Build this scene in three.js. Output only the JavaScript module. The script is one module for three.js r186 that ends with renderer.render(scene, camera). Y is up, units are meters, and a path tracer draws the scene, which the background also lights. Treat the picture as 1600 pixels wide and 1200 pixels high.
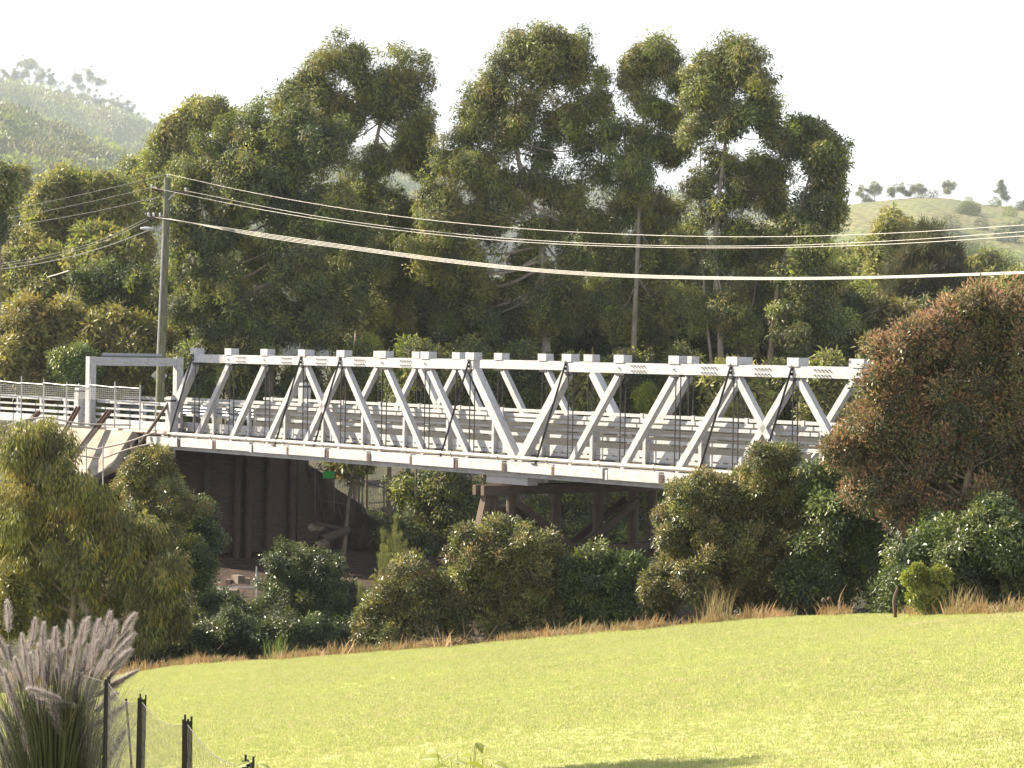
import * as THREE from 'three';
import { mergeGeometries } from 'three/addons/utils/BufferGeometryUtils.js';
import { ImprovedNoise } from 'three/addons/math/ImprovedNoise.js';

// ------------------------------------------------------------------ camera, sky, sun, exposure
const scene = new THREE.Scene();
const F = 3876, PITCH = Math.atan((600 - 554.4) / F), ROLL = THREE.MathUtils.degToRad(1);   // focal length in pixels of a 1600 x 1200 frame
const camera = new THREE.PerspectiveCamera(2 * Math.atan(600 / F) * 180 / Math.PI, 4 / 3, 0.3, 9000);
camera.rotation.order = 'YXZ';
camera.rotation.set(-PITCH, 0, ROLL);
camera.position.set(0, 0, 0);
const SUN_AZ = -22, SUN_EL = 32, SUN = 5, EXPOSURE = 3.15, FOG = 0.00013;
const a_ = THREE.MathUtils.degToRad(SUN_AZ), e_ = THREE.MathUtils.degToRad(SUN_EL);
const toSun = new THREE.Vector3(-Math.cos(a_) * Math.cos(e_), Math.sin(e_), Math.sin(a_) * Math.cos(e_)).normalize();
{
  const W = 256, H = 128, d = new Float32Array(W * H * 4), v = new THREE.Vector3();
  for (let j = 0; j < H; j++) for (let i = 0; i < W; i++) {
    const up = ((j + 0.5) / H - 0.5) * Math.PI, az = ((i + 0.5) / W - 0.5) * 2 * Math.PI;
    v.set(Math.cos(az) * Math.cos(up), Math.sin(up), Math.sin(az) * Math.cos(up));
    const t = Math.pow(Math.max(0, v.y), 0.75), c = Math.max(0, v.dot(toSun)), g = Math.pow(c, 8) * 0.12 + Math.pow(c, 50) * 0.3;
    const o = (j * W + i) * 4, w = 1 - t;
    d[o] = 0.58 * w + 0.035 * t + g; d[o + 1] = 0.59 * w + 0.05 * t + g * 0.97; d[o + 2] = 0.61 * w + 0.095 * t + g * 0.9; d[o + 3] = 1;
  }
  const sky = new THREE.DataTexture(d, W, H, THREE.RGBAFormat, THREE.FloatType);
  sky.mapping = THREE.EquirectangularReflectionMapping; sky.magFilter = sky.minFilter = THREE.LinearFilter; sky.needsUpdate = true;
  scene.background = sky; scene.environment = sky;
}
const sun = new THREE.DirectionalLight(new THREE.Color(1, 0.88, 0.68), SUN);
sun.position.copy(toSun).multiplyScalar(300).add(new THREE.Vector3(0, 0, -90)); sun.target.position.set(0, 0, -90);
sun.castShadow = true; sun.shadow.mapSize.set(4096, 4096); sun.shadow.radius = 1.5;
Object.assign(sun.shadow.camera, { left: -160, right: 160, top: 120, bottom: -120, near: 1, far: 700 });
scene.add(sun, sun.target);
scene.fog = new THREE.FogExp2(new THREE.Color(0.82, 0.91, 1), FOG);
const renderer = new THREE.WebGLRenderer({ antialias: true });
renderer.toneMapping = THREE.LinearToneMapping; renderer.toneMappingExposure = EXPOSURE; renderer.shadowMap.enabled = true;
renderer.setSize(1024, 768);

// ------------------------------------------------------------------ helpers
let seed = 7;
const rnd = () => { seed = (seed + 0x6D2B79F5) | 0; let t = Math.imul(seed ^ (seed >>> 15), 1 | seed); t = (t + Math.imul(t ^ (t >>> 7), 61 | t)) ^ t; return ((t ^ (t >>> 14)) >>> 0) / 4294967296; };
const rr = (a, b) => a + (b - a) * rnd(), gauss = () => rnd() + rnd() + rnd() - 1.5;
const V = (x, y, z) => new THREE.Vector3(x, y, z), clamp = THREE.MathUtils.clamp, lerp = THREE.MathUtils.lerp;
const smooth = (x, a, b) => { const t = clamp((x - a) / (b - a), 0, 1); return t * t * (3 - 2 * t); };
const perlin = new ImprovedNoise(), noise = (x, y, z = 0) => perlin.noise(x + 101.3, y + 57.7, z + 13.1);
const fbm = (x, y, z = 0, n = 4) => { let s = 0, a = 0.5; for (let i = 0; i < n; i++) { s += a * noise(x, y, z); x *= 2.03; y *= 2.03; z *= 2.03; a *= 0.5; } return s; };
const cr = Math.cos(ROLL), sr = Math.sin(ROLL), cp = Math.cos(PITCH), sp = Math.sin(PITCH);
function at(px, py, z) {                         // the point seen at (px, py) that stands z metres ahead
  const dx = px - 800, dy = py - 600, v = dx * cr + dy * sr, u = dx * sr - dy * cr, Z = F * cp + u * sp, Y = u * cp - F * sp, t = z / Z;
  return V(v * t, Y * t, -z);
}
function table(rows) { return (x) => { if (x <= rows[0][0]) return rows[0][1]; for (let i = 1; i < rows.length; i++) if (x <= rows[i][0]) return lerp(rows[i - 1][1], rows[i][1], (x - rows[i - 1][0]) / (rows[i][0] - rows[i - 1][0])); return rows[rows.length - 1][1]; }; }
const used = {};
function numbered(n) { const k = used[n] = (used[n] ?? -1) + 1; return k ? n + '_' + String(k).padStart(3, '0') : n; }
function tag(o, label, category, group, kind) { Object.assign(o.userData, { label, category }); if (group) o.userData.group = group; if (kind) o.userData.kind = kind; return o; }
function thing(name, label, category, p = V(0, 0, 0), group) { const o = new THREE.Group(); o.name = numbered(name); o.position.copy(p); scene.add(o); return tag(o, label, category, group); }
function part(name, geo, mat, parent) { const m = new THREE.Mesh(geo, mat); m.name = name; m.castShadow = m.receiveShadow = true; (parent ?? scene).add(m); return m; }
function structure(name, geo, mat) { const m = part(numbered(name), geo, mat, scene); m.userData.kind = 'structure'; return m; }
const merge = (list) => mergeGeometries(list.map((g) => { const n = g.index ? g.toNonIndexed() : g; for (const k of Object.keys(n.attributes)) if (!['position', 'normal', 'uv'].includes(k)) n.deleteAttribute(k); return n; }));
function box(w, h, d, x = 0, y = 0, z = 0) {     // a box with its texture in metres
  const g = new THREE.BoxGeometry(w, h, d), uv = g.attributes.uv, ou = rnd() * 7, ov = rnd() * 7, dims = [[d, h], [d, h], [w, d], [w, d], [w, h], [w, h]];
  for (let f = 0; f < 6; f++) for (let k = 0; k < 4; k++) { const i = f * 4 + k, [a, b] = dims[f], U = uv.getX(i) * a, W = uv.getY(i) * b; if (b > a) uv.setXY(i, W + ou, U + ov); else uv.setXY(i, U + ou, W + ov); }
  return g.translate(x, y, z);
}
function bar(p, q, w, h, up = V(0, 1, 0)) {      // a squared timber or steel bar from p to q: w across, h along `up`
  const d = q.clone().sub(p), L = d.length(), g = box(L, h, w); d.normalize();
  const s = d.clone().cross(up).normalize(), u = s.clone().cross(d).normalize();
  return g.applyMatrix4(new THREE.Matrix4().makeBasis(d, u, s)).translate((p.x + q.x) / 2, (p.y + q.y) / 2, (p.z + q.z) / 2);
}
function tube(pts, radii, sides = 7, steps = 0) {  // a tapering limb through points
  let P = pts, R = radii;
  if (steps) { const c = new THREE.CatmullRomCurve3(pts); P = []; R = []; for (let i = 0; i <= steps; i++) { const t = i / steps; P.push(c.getPoint(t)); const f = t * (radii.length - 1), k = Math.min(radii.length - 2, Math.floor(f)); R.push(lerp(radii[k], radii[k + 1], f - k)); } }
  const pos = [], uv = [], idx = []; let len = 0, n = V(1, 0, 0);
  for (let i = 0; i < P.length; i++) {
    const d = (P[i + 1] ?? P[i]).clone().sub(P[i - 1] ?? P[i]).normalize();
    if (Math.abs(d.dot(n)) > 0.9) n = Math.abs(d.z) < 0.8 ? V(0, 0, 1) : V(0, 1, 0);
    n = n.sub(d.clone().multiplyScalar(n.dot(d))).normalize(); const b = d.clone().cross(n);
    if (i) len += P[i].distanceTo(P[i - 1]);
    for (let k = 0; k <= sides; k++) { const t = k / sides * Math.PI * 2, c = Math.cos(t) * R[i], s = Math.sin(t) * R[i]; pos.push(P[i].x + n.x * c + b.x * s, P[i].y + n.y * c + b.y * s, P[i].z + n.z * c + b.z * s); uv.push(len, k / sides * Math.max(0.2, R[0] * 6)); }
    if (i) for (let k = 0; k < sides; k++) { const o = (i - 1) * (sides + 1) + k, q = o + sides + 1; idx.push(o, o + 1, q, o + 1, q + 1, q); }
  }
  const g = new THREE.BufferGeometry(); g.setAttribute('position', new THREE.Float32BufferAttribute(pos, 3)); g.setAttribute('uv', new THREE.Float32BufferAttribute(uv, 2)); g.setIndex(idx); g.computeVertexNormals(); return g;
}
const rod = (p, q, r, sides = 7) => tube([p, q], [r, r], sides);

// ------------------------------------------------------------------ materials
function tex(n, f, srgb = true) {                  // f(u, v, wrap-noise) -> [r, g, b] in 0..1
  const d = new Uint8Array(n * n * 4);
  for (let j = 0; j < n; j++) for (let i = 0; i < n; i++) { const c = f(i / n, j / n), o = (j * n + i) * 4; for (let k = 0; k < 3; k++) d[o + k] = clamp(c[k], 0, 1) * 255; d[o + 3] = 255; }
  const t = new THREE.DataTexture(d, n, n); t.wrapS = t.wrapT = THREE.RepeatWrapping; t.magFilter = THREE.LinearFilter; t.minFilter = THREE.LinearMipmapLinearFilter; if (srgb) t.colorSpace = THREE.SRGBColorSpace; t.needsUpdate = true; return t;
}
// noise that repeats over the unit square
const tn = (u, v, fu, fv, z = 0) => { const n = (x, y) => noise(x * fu, y * fv, z), a = n(u, v), b = n(u - 1, v), c = n(u, v - 1), d = n(u - 1, v - 1); return lerp(lerp(a, b, u), lerp(c, d, u), v) * 1.3; };
const S = (x) => x <= 0.0031308 ? 12.92 * x : 1.055 * Math.pow(x, 1 / 2.4) - 0.055;
const lin = (r, g, b) => [S(r), S(g), S(b)];
const mixc = (a, b, t) => a.map((x, i) => x + (b[i] - x) * t);
const rep = (t, x, y = x) => { const c = t.clone(); c.repeat.set(x, y); c.needsUpdate = true; return c; };
const mat = (o) => new THREE.MeshStandardMaterial({ roughness: 0.8, ...o });
const tPaint = tex(512, (u, v) => { const g = tn(u, v, 5, 90, 3), p = tn(u, v, 7, 9, 5) + 0.5 * tn(u, v, 22, 30, 6), chip = smooth(tn(u, v, 16, 60, 8) + 0.45 * tn(u, v, 70, 90, 2), 0.5, 0.62); let c = lin(0.44, 0.44, 0.45); c = mixc(c, lin(0.33, 0.315, 0.29), clamp(p * 1.3 + 0.1, 0, 0.8)); c = mixc(c, lin(0.22, 0.17, 0.13), chip * 0.7); return c.map((x) => x * (1 + g * 0.06)); });
const bWood = tex(512, (u, v) => { const g = 0.5 + tn(u, v, 4, 70, 9) * 0.5 + tn(u, v, 14, 160, 4) * 0.3; return [g, g, g]; }, false);
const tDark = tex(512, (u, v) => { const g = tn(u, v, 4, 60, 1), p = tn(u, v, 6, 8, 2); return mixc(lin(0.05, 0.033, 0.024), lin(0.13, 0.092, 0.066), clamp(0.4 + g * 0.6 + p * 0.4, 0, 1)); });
const tConc = tex(512, (u, v) => { const p = tn(u, v, 5, 6, 11) + 0.5 * tn(u, v, 20, 24, 12), f = tn(u, v, 90, 90, 13); return mixc(lin(0.36, 0.32, 0.27), lin(0.2, 0.165, 0.13), clamp(0.35 + p * 0.8, 0, 1)).map((x) => x * (1 + f * 0.12)); });
const tRust = tex(256, (u, v) => { const p = tn(u, v, 6, 6, 21) + 0.6 * tn(u, v, 26, 26, 22); return mixc(lin(0.13, 0.06, 0.042), lin(0.06, 0.038, 0.03), clamp(0.4 + p, 0, 1)); });
const tBark = tex(256, (u, v) => { const g = tn(u, v, 5, 22, 31) + 0.6 * tn(u, v, 12, 60, 32); return mixc(lin(0.3, 0.24, 0.18), lin(0.12, 0.09, 0.065), clamp(0.4 + g, 0, 1)); });
const tEarth = tex(512, (u, v) => { const p = tn(u, v, 6, 6, 41) + 0.6 * tn(u, v, 24, 24, 42) + 0.4 * tn(u, v, 90, 90, 43); return [0.8 + p * 0.4, 0.8 + p * 0.4, 0.8 + p * 0.4]; });
const tGrass = tex(1024, (u, v) => { const p = tn(u, v, 9, 9, 51) * 0.6 + tn(u, v, 40, 40, 52) * 0.5, f = tn(u, v, 180, 180, 53) + 0.5 * tn(u, v, 330, 330, 54); let c = mixc(lin(0.4, 0.43, 0.15), lin(0.5, 0.5, 0.21), clamp(0.5 + p, 0, 1)); c = mixc(c, lin(0.42, 0.36, 0.18), smooth(tn(u, v, 60, 60, 55) + f * 0.5, 0.35, 0.8) * 0.7); return c.map((x) => x * (1 + f * 0.22)); });
const bGrass = tex(1024, (u, v) => { const f = 0.5 + 0.4 * tn(u, v, 150, 150, 61) + 0.4 * tn(u, v, 320, 320, 62); return [f, f, f]; }, false);
const M = {
  white: mat({ map: rep(tPaint, 0.5, 0.9), bumpMap: rep(bWood, 0.5, 0.9), bumpScale: 0.006, roughness: 0.62 }),
  pipe: mat({ map: rep(tPaint, 0.3, 0.9), color: new THREE.Color(0.98, 0.9, 0.8), roughness: 0.5 }),
  iron: mat({ color: new THREE.Color(0.018, 0.015, 0.015), roughness: 0.55 }),
  steel: mat({ color: new THREE.Color(0.33, 0.34, 0.36), roughness: 0.45, metalness: 0.5 }),
  guard: mat({ color: new THREE.Color(0.026, 0.024, 0.024), roughness: 0.6 }),  // near-black for the shade behind the white rails
  galv: mat({ color: new THREE.Color(0.42, 0.42, 0.42), roughness: 0.5, metalness: 0.3 }),
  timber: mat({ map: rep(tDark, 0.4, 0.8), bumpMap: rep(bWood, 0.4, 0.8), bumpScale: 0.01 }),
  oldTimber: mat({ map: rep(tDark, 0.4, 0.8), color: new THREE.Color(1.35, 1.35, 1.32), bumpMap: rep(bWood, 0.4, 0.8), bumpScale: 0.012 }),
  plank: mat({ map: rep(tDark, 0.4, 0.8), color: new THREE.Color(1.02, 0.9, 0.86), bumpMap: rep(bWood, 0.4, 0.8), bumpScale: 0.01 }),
  conc: mat({ map: rep(tConc, 0.35), roughness: 0.9 }),
  road: mat({ color: new THREE.Color(0.07, 0.068, 0.065), roughness: 0.9 }),
  rust: mat({ map: rep(tRust, 1), roughness: 0.85 }),
  pole: mat({ map: rep(tBark, 0.4, 0.5), color: new THREE.Color(0.62, 0.8, 0.66), roughness: 0.85 }),
  wire: mat({ color: new THREE.Color(0.5, 0.46, 0.41), roughness: 0.4 }),
  bark: mat({ map: rep(tBark, 0.5, 1), roughness: 0.9 }),
  paleBark: mat({ map: rep(tBark, 0.5, 1), color: new THREE.Color(1.25, 1.35, 1.4), roughness: 0.85 }),
  twig: mat({ color: new THREE.Color(0.09, 0.06, 0.04), roughness: 0.9 }),
  stone: mat({ map: rep(tConc, 0.7), color: new THREE.Color(0.6, 0.55, 0.52), roughness: 0.95 }),
  picket: mat({ color: new THREE.Color(0.01, 0.008, 0.008), roughness: 0.8 }),  // blacker than the steel, giving the pickets the shade they stand in
  net: mat({ color: new THREE.Color(0.09, 0.085, 0.075), roughness: 0.6 }),
  green: mat({ color: new THREE.Color(0.02, 0.35, 0.06), roughness: 0.5 }),
  teal: mat({ color: new THREE.Color(0.012, 0.07, 0.07), roughness: 0.5 }),
  lamp: mat({ color: new THREE.Color(0.55, 0.56, 0.58), roughness: 0.4 }),
  signBack: mat({ color: new THREE.Color(0.5, 0.52, 0.55), roughness: 0.45, metalness: 0.3 }),
};

// ------------------------------------------------------------------ terrain
const TH = 0.902, BX = -14.785, BZ = 116.345, PANEL = 3.048, WB = 6.2, CAPY = 0.07;
const DX = Math.cos(TH), DZ = -Math.sin(TH);      // along the bridge towards the right, as (right, ahead)
function stationOf(x, z) { const dx = x - BX, dz = z - BZ; return [dx * DX + dz * DZ, dx * -DZ + dz * DX]; }   // metres along, metres across (near truss 0, far truss WB)
const edgeR = table([[-0.3, 78], [-0.18, 74], [-0.155, 71.6], [-0.026, 62], [0.052, 60], [0.093, 61], [0.18, 51.5], [0.206, 49], [0.4, 44]]);
const lawnY = (x, z) => -2.2 - 0.08 * z + 0.12 * x + 0.12 * fbm(x * 0.12, z * 0.12, 2, 3) - 0.5 * smooth(-x, 8, 16);
function groundY(x, z) {
  const r = x / Math.max(z, 1), ez = edgeR(r), t = z - ez;
  let y;
  if (t < 0) y = lawnY(x, z) - 0.3;
  else {
    const y0 = lawnY(r * ez, ez) - 0.3 * (1 - smooth(t, 0, 0.6)), steep = lerp(0.6, 0.2, smooth(r, -0.02, 0.15));
    y = Math.max(y0 - t * steep, -10.2 + 0.5 * fbm(x * 0.1, z * 0.1, 5));
  }
  const [s, l] = stationOf(x, z);
  y = lerp(y, -7 + 0.02 * Math.min(z - 130, 50), smooth(l, 20, 38));                                     // the bank behind the bridge
  const away = Math.max(0, Math.abs(l - WB / 2) - 4.6);
  for (const u of [-4.6 - s, s - 17.6 * PANEL]) y = Math.max(y, -4.0 - away * (l < 0 && s < 0 ? 2.4 : 0.75) - Math.max(0, -u) * 9);
  return y + 0.05 * fbm(x * 0.9, z * 0.9, 1, 2);
}
function grid(us, vs, place, colorOf) {
  const pos = [], uv = [], col = [], idx = [], n = us.length;
  for (const v of vs) for (const u of us) { const p = place(u, v); pos.push(p.x, p.y, p.z); uv.push(p.x, p.z); if (colorOf) col.push(...colorOf(p.x, -p.z, p.y)); }
  for (let j = 0; j + 1 < vs.length; j++) for (let i = 0; i + 1 < n; i++) { const o = j * n + i; idx.push(o, o + 1, o + n, o + 1, o + n + 1, o + n); }
  const g = new THREE.BufferGeometry(); g.setAttribute('position', new THREE.Float32BufferAttribute(pos, 3)); g.setAttribute('uv', new THREE.Float32BufferAttribute(uv, 2)); if (colorOf) g.setAttribute('color', new THREE.Float32BufferAttribute(col, 3));
  g.setIndex(idx); g.computeVertexNormals(); return g;
}
const range = (a, b, n) => Array.from({ length: n + 1 }, (_, i) => a + (b - a) * i / n);
structure('ground', grid(range(-0.62, 0.62, 190), [...range(-20, 10, 6), ...range(14, 150, 130), ...range(155, 2400, 60)], (r, z) => { const x = r * Math.max(z, 40); return V(x, groundY(x, z) - 0.6 * (z < 12), -z); }, (x, z, y) => {
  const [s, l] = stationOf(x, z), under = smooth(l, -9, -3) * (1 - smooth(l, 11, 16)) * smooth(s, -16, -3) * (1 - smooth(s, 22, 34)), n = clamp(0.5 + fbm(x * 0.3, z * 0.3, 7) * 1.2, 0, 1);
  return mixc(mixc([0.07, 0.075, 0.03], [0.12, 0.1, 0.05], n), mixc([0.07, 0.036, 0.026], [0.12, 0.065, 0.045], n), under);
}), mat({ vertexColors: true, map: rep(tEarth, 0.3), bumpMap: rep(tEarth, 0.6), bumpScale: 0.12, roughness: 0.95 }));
structure('lawn', grid(range(-0.34, 0.42, 120), [...range(-4, 44, 44), ...range(0, 1, 1).slice(0, 0)].concat(range(0, 1, 40).map((t) => 1000 + t)), (r, z) => {
  const zz = z >= 1000 ? lerp(44.5, edgeR(r), z - 1000) : z, x = r * Math.max(zz, 18), f = z >= 1000 ? z - 1000 : 0;
  return V(x, lawnY(x, zz) - 0.25 * smooth(f, 0.97, 1), -zz);
}), mat({ map: rep(tGrass, 0.22), bumpMap: rep(bGrass, 0.22), bumpScale: 0.05, roughness: 0.9 }));

// hills, as sheets from near foot to crest and down behind
function hill(name, rows, z0, z1, z2, foot, colorOf, rough = 1) {
  const crest = table(rows.map(([px, py]) => { const p = at(px, py, z1); return [p.x / z1, p.y]; })), ra = (rows[0][0] - 800) / F, rb = (rows[rows.length - 1][0] - 800) / F;
  const yOf = (r, z) => { const c = crest(r) + rough * 2 * fbm(r * 40, z * 0.01, 3); return (z <= z1 ? lerp(foot, c, Math.sin(smooth(z, z0, z1) * Math.PI / 2) * 0.5 + 0.5 * (z - z0) / (z1 - z0)) : lerp(c, foot, smooth(z, z1, z2))) + rough * fbm(r * z * 0.05, z * 0.05, 8); };
  structure(name, grid(range(ra, rb, 120), [...range(z0, z1, 36), ...range(z1 + 8, z2, 10)], (r, z) => V(r * z, yOf(r, z), -z), colorOf), mat({ vertexColors: true, map: rep(tEarth, 0.05), roughness: 0.95 }));
  return yOf;
}
const scrubCol = (x, z) => mixc([0.04, 0.05, 0.018], [0.07, 0.075, 0.03], clamp(0.5 + fbm(x * 0.05, z * 0.05, 4) * 1.4, 0, 1));
const pasture = (x, z) => { const n = clamp(0.5 + fbm(x * 0.03, z * 0.02, 6) * 1.6, 0, 1), f = clamp(0.5 + fbm(x * 0.2, z * 0.2, 9) * 1.4, 0, 1); return mixc(mixc([0.21, 0.26, 0.06], [0.3, 0.26, 0.11], n), [0.12, 0.14, 0.05], f * 0.35); };
const hillA = hill('hill', [[-220, 170], [-80, 196], [0, 214], [60, 234], [120, 262], [180, 290], [260, 330], [360, 380]], 1150, 2000, 2400, -6, scrubCol);
const hillB = hill('hill', [[-240, 130], [-60, 152], [0, 165], [60, 183], [130, 203], [200, 226], [260, 250], [340, 280], [500, 285], [640, 262], [720, 292], [900, 330], [1100, 350], [1400, 380], [1900, 400]], 2050, 3500, 4200, -6, scrubCol);
const hillC = hill('hill', [[1150, 352], [1290, 325], [1340, 317], [1400, 311], [1440, 308], [1480, 310], [1540, 320], [1600, 324], [1700, 332], [1900, 350]], 850, 1350, 1600, -6, pasture, 0.6);
const hillD = hill('hill', [[1340, 470], [1420, 420], [1480, 396], [1530, 402], [1600, 428], [1700, 450], [1900, 480]], 520, 800, 950, -6, pasture, 0.6);

// ------------------------------------------------------------------ leaves
function leafClump(n, R, L, W, o = {}) {          // a spray of n folded leaves within radius R
  const { droop = 0.3, flat = 0.8, fan = 0 } = o, pos = [], a = V(), b = V(), s = V(), m = V(), up = V();
  for (let i = 0; i < n; i++) {
    const d = V(gauss(), gauss() * flat, gauss()).normalize(), r = R * Math.pow(rnd(), 0.5) * (1 - fan), l = L * rr(0.7, 1.25), w = W * rr(0.7, 1.2);
    a.copy(d).multiplyScalar(r); a.y *= flat;
    b.copy(d).add(V(gauss() * 0.7, gauss() * 0.7 - droop * 1.6, gauss() * 0.7)).normalize();
    up.set(gauss() * 0.8, 1.3, gauss() * 0.8).normalize(); s.copy(b).cross(up).normalize(); up.copy(s).cross(b);
    const tip = a.clone().addScaledVector(b, l), mid = a.clone().addScaledVector(b, l * 0.45);
    const p = mid.clone().addScaledVector(s, w / 2).addScaledVector(up, w * 0.18), q = mid.clone().addScaledVector(s, -w / 2).addScaledVector(up, w * 0.18);
    for (const k of [a, tip, p, a, q, tip]) pos.push(k.x, k.y, k.z);
  }
  const g = new THREE.BufferGeometry(); g.setAttribute('position', new THREE.Float32BufferAttribute(pos, 3)); g.computeVertexNormals(); return g;
}
const leafMat = (t, coat, cr_ = 0.35) => new THREE.MeshPhysicalMaterial({ color: 0xffffff, roughness: 1, transmission: t, thickness: 0, clearcoat: coat, clearcoatRoughness: cr_, side: THREE.DoubleSide });
const leafSoft = leafMat(0.42, 0.6, 0.42), leafShiny = leafMat(0.35, 1, 0.3), leafDry = leafMat(0.4, 0), leafFine = leafMat(0.35, 0.2, 0.5);
const C = (r, g, b) => new THREE.Color(r, g, b);
const SPECIES = {
  gum:     { geo: [leafClump(44, 0.52, 0.25, 0.062, { droop: 0.7 }), leafClump(44, 0.52, 0.26, 0.06, { droop: 0.8 })], mat: leafSoft, cols: [C(0.067, 0.090, 0.015), C(0.139, 0.172, 0.027), C(0.263, 0.296, 0.041), C(0.211, 0.189, 0.041), C(0.081, 0.098, 0.017)], dens: 8, tips: { geo: [leafClump(30, 0.42, 0.2, 0.06, { droop: 0.3 })], cols: [C(0.332, 0.351, 0.064), C(0.278, 0.312, 0.059), C(0.371, 0.325, 0.082)], share: 0.1 } },
  dense:   { geo: [leafClump(44, 0.46, 0.19, 0.085, { droop: 0.4 }), leafClump(44, 0.46, 0.18, 0.085, { droop: 0.3 })], mat: leafSoft, cols: [C(0.053, 0.078, 0.013), C(0.105, 0.144, 0.020), C(0.227, 0.272, 0.034), C(0.156, 0.152, 0.030), C(0.067, 0.086, 0.014)], dens: 10, tips: { geo: [leafClump(30, 0.42, 0.2, 0.06, { droop: 0.3 })], cols: [C(0.332, 0.351, 0.064), C(0.278, 0.312, 0.059), C(0.371, 0.325, 0.082)], share: 0.1 } },
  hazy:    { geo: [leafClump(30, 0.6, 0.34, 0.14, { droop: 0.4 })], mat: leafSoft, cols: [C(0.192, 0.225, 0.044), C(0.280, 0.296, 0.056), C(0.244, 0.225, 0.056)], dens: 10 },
  brown:   { geo: [leafClump(48, 0.3, 0.1, 0.046, { droop: 0.1 }), leafClump(46, 0.3, 0.105, 0.046, { droop: 0.15 })], mat: leafShiny, cols: [C(0.05, 0.07, 0.018), C(0.08, 0.095, 0.024), C(0.1, 0.075, 0.035), C(0.14, 0.1, 0.045), C(0.14, 0.16, 0.035), C(0.17, 0.15, 0.05)], dens: 26, tips: { geo: [leafClump(60, 0.24, 0.08, 0.034, { droop: -0.5, flat: 1 })], cols: [C(0.42, 0.22, 0.13), C(0.36, 0.18, 0.1), C(0.45, 0.29, 0.16), C(0.34, 0.26, 0.1)], share: 0.55 } },
  tipped:  { geo: [leafClump(50, 0.28, 0.1, 0.048, { droop: 0.2 }), leafClump(48, 0.28, 0.105, 0.05, { droop: 0.25 })], mat: leafShiny, cols: [C(0.06, 0.078, 0.014), C(0.12, 0.14, 0.024), C(0.17, 0.185, 0.035), C(0.12, 0.105, 0.03)], dens: 34, tips: { geo: [leafClump(80, 0.17, 0.07, 0.024, { droop: -0.7, flat: 1 })], cols: [C(0.5, 0.41, 0.16), C(0.42, 0.31, 0.13), C(0.42, 0.42, 0.13)], share: 0.36 } },
  glossy:  { geo: [leafClump(48, 0.28, 0.11, 0.052, { droop: 0.25 }), leafClump(46, 0.28, 0.115, 0.052, { droop: 0.3 })], mat: leafShiny, cols: [C(0.046, 0.077, 0.011), C(0.066, 0.104, 0.013), C(0.145, 0.187, 0.023)], dens: 34 },
  willow:  { free: true, geo: [leafClump(34, 0.3, 0.19, 0.042, { droop: 1.4, flat: 1.2 }), leafClump(34, 0.28, 0.2, 0.042, { droop: 1.6, flat: 1.3 })], mat: leafSoft, cols: [C(0.106, 0.119, 0.021), C(0.253, 0.260, 0.038), C(0.074, 0.087, 0.016), C(0.274, 0.228, 0.048), C(0.211, 0.228, 0.034)], dens: 22 },
  needle:  { free: true, geo: [leafClump(40, 0.3, 0.4, 0.026, { droop: -0.9, flat: 1.3 })], mat: leafFine, cols: [C(0.198, 0.222, 0.052), C(0.237, 0.249, 0.060)], dens: 34 },
  casuarina: { free: true, geo: [leafClump(46, 0.5, 0.5, 0.05, { droop: -0.2, flat: 1 })], mat: leafFine, cols: [C(0.079, 0.083, 0.026), C(0.105, 0.098, 0.030)], dens: 15 },
  lime:    { geo: [leafClump(26, 0.22, 0.1, 0.06, { droop: 0.1 })], mat: leafShiny, cols: [C(0.264, 0.333, 0.026), C(0.343, 0.375, 0.035)], dens: 40 },
};
const _m = new THREE.Matrix4(), _q = new THREE.Quaternion(), _e = new THREE.Euler(), _c = new THREE.Color(), _f = new THREE.Quaternion(), _up = V(0, 1, 0);
function instances(name, geo, material, list, parent, vary = 0.2) {
  const im = new THREE.InstancedMesh(geo, material, list.length);
  im.name = name; im.userData.kind = 'stuff'; im.castShadow = im.receiveShadow = true;
  list.forEach(([p, s, c, tilt = 0.5, sy = 1, face], i) => {
    _e.set(gauss() * tilt, rnd() * 6.283, gauss() * tilt); _q.setFromEuler(_e); if (face) _q.premultiply(_f.setFromUnitVectors(_up, face));
    _m.compose(p, _q, V(s, s * sy, s)); im.setMatrixAt(i, _m);
    const k = rr(1 - vary, 1 + vary); im.setColorAt(i, _c.copy(c).multiplyScalar(k));
  });
  (parent ?? scene).add(im); return im;
}
const pick = (l) => l[Math.floor(rnd() * l.length)];
const tinted = (c, t, k, w) => { const q = c.clone().multiplyScalar(k); q.r *= w; if (t) q.multiply(t); return q; };
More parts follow.
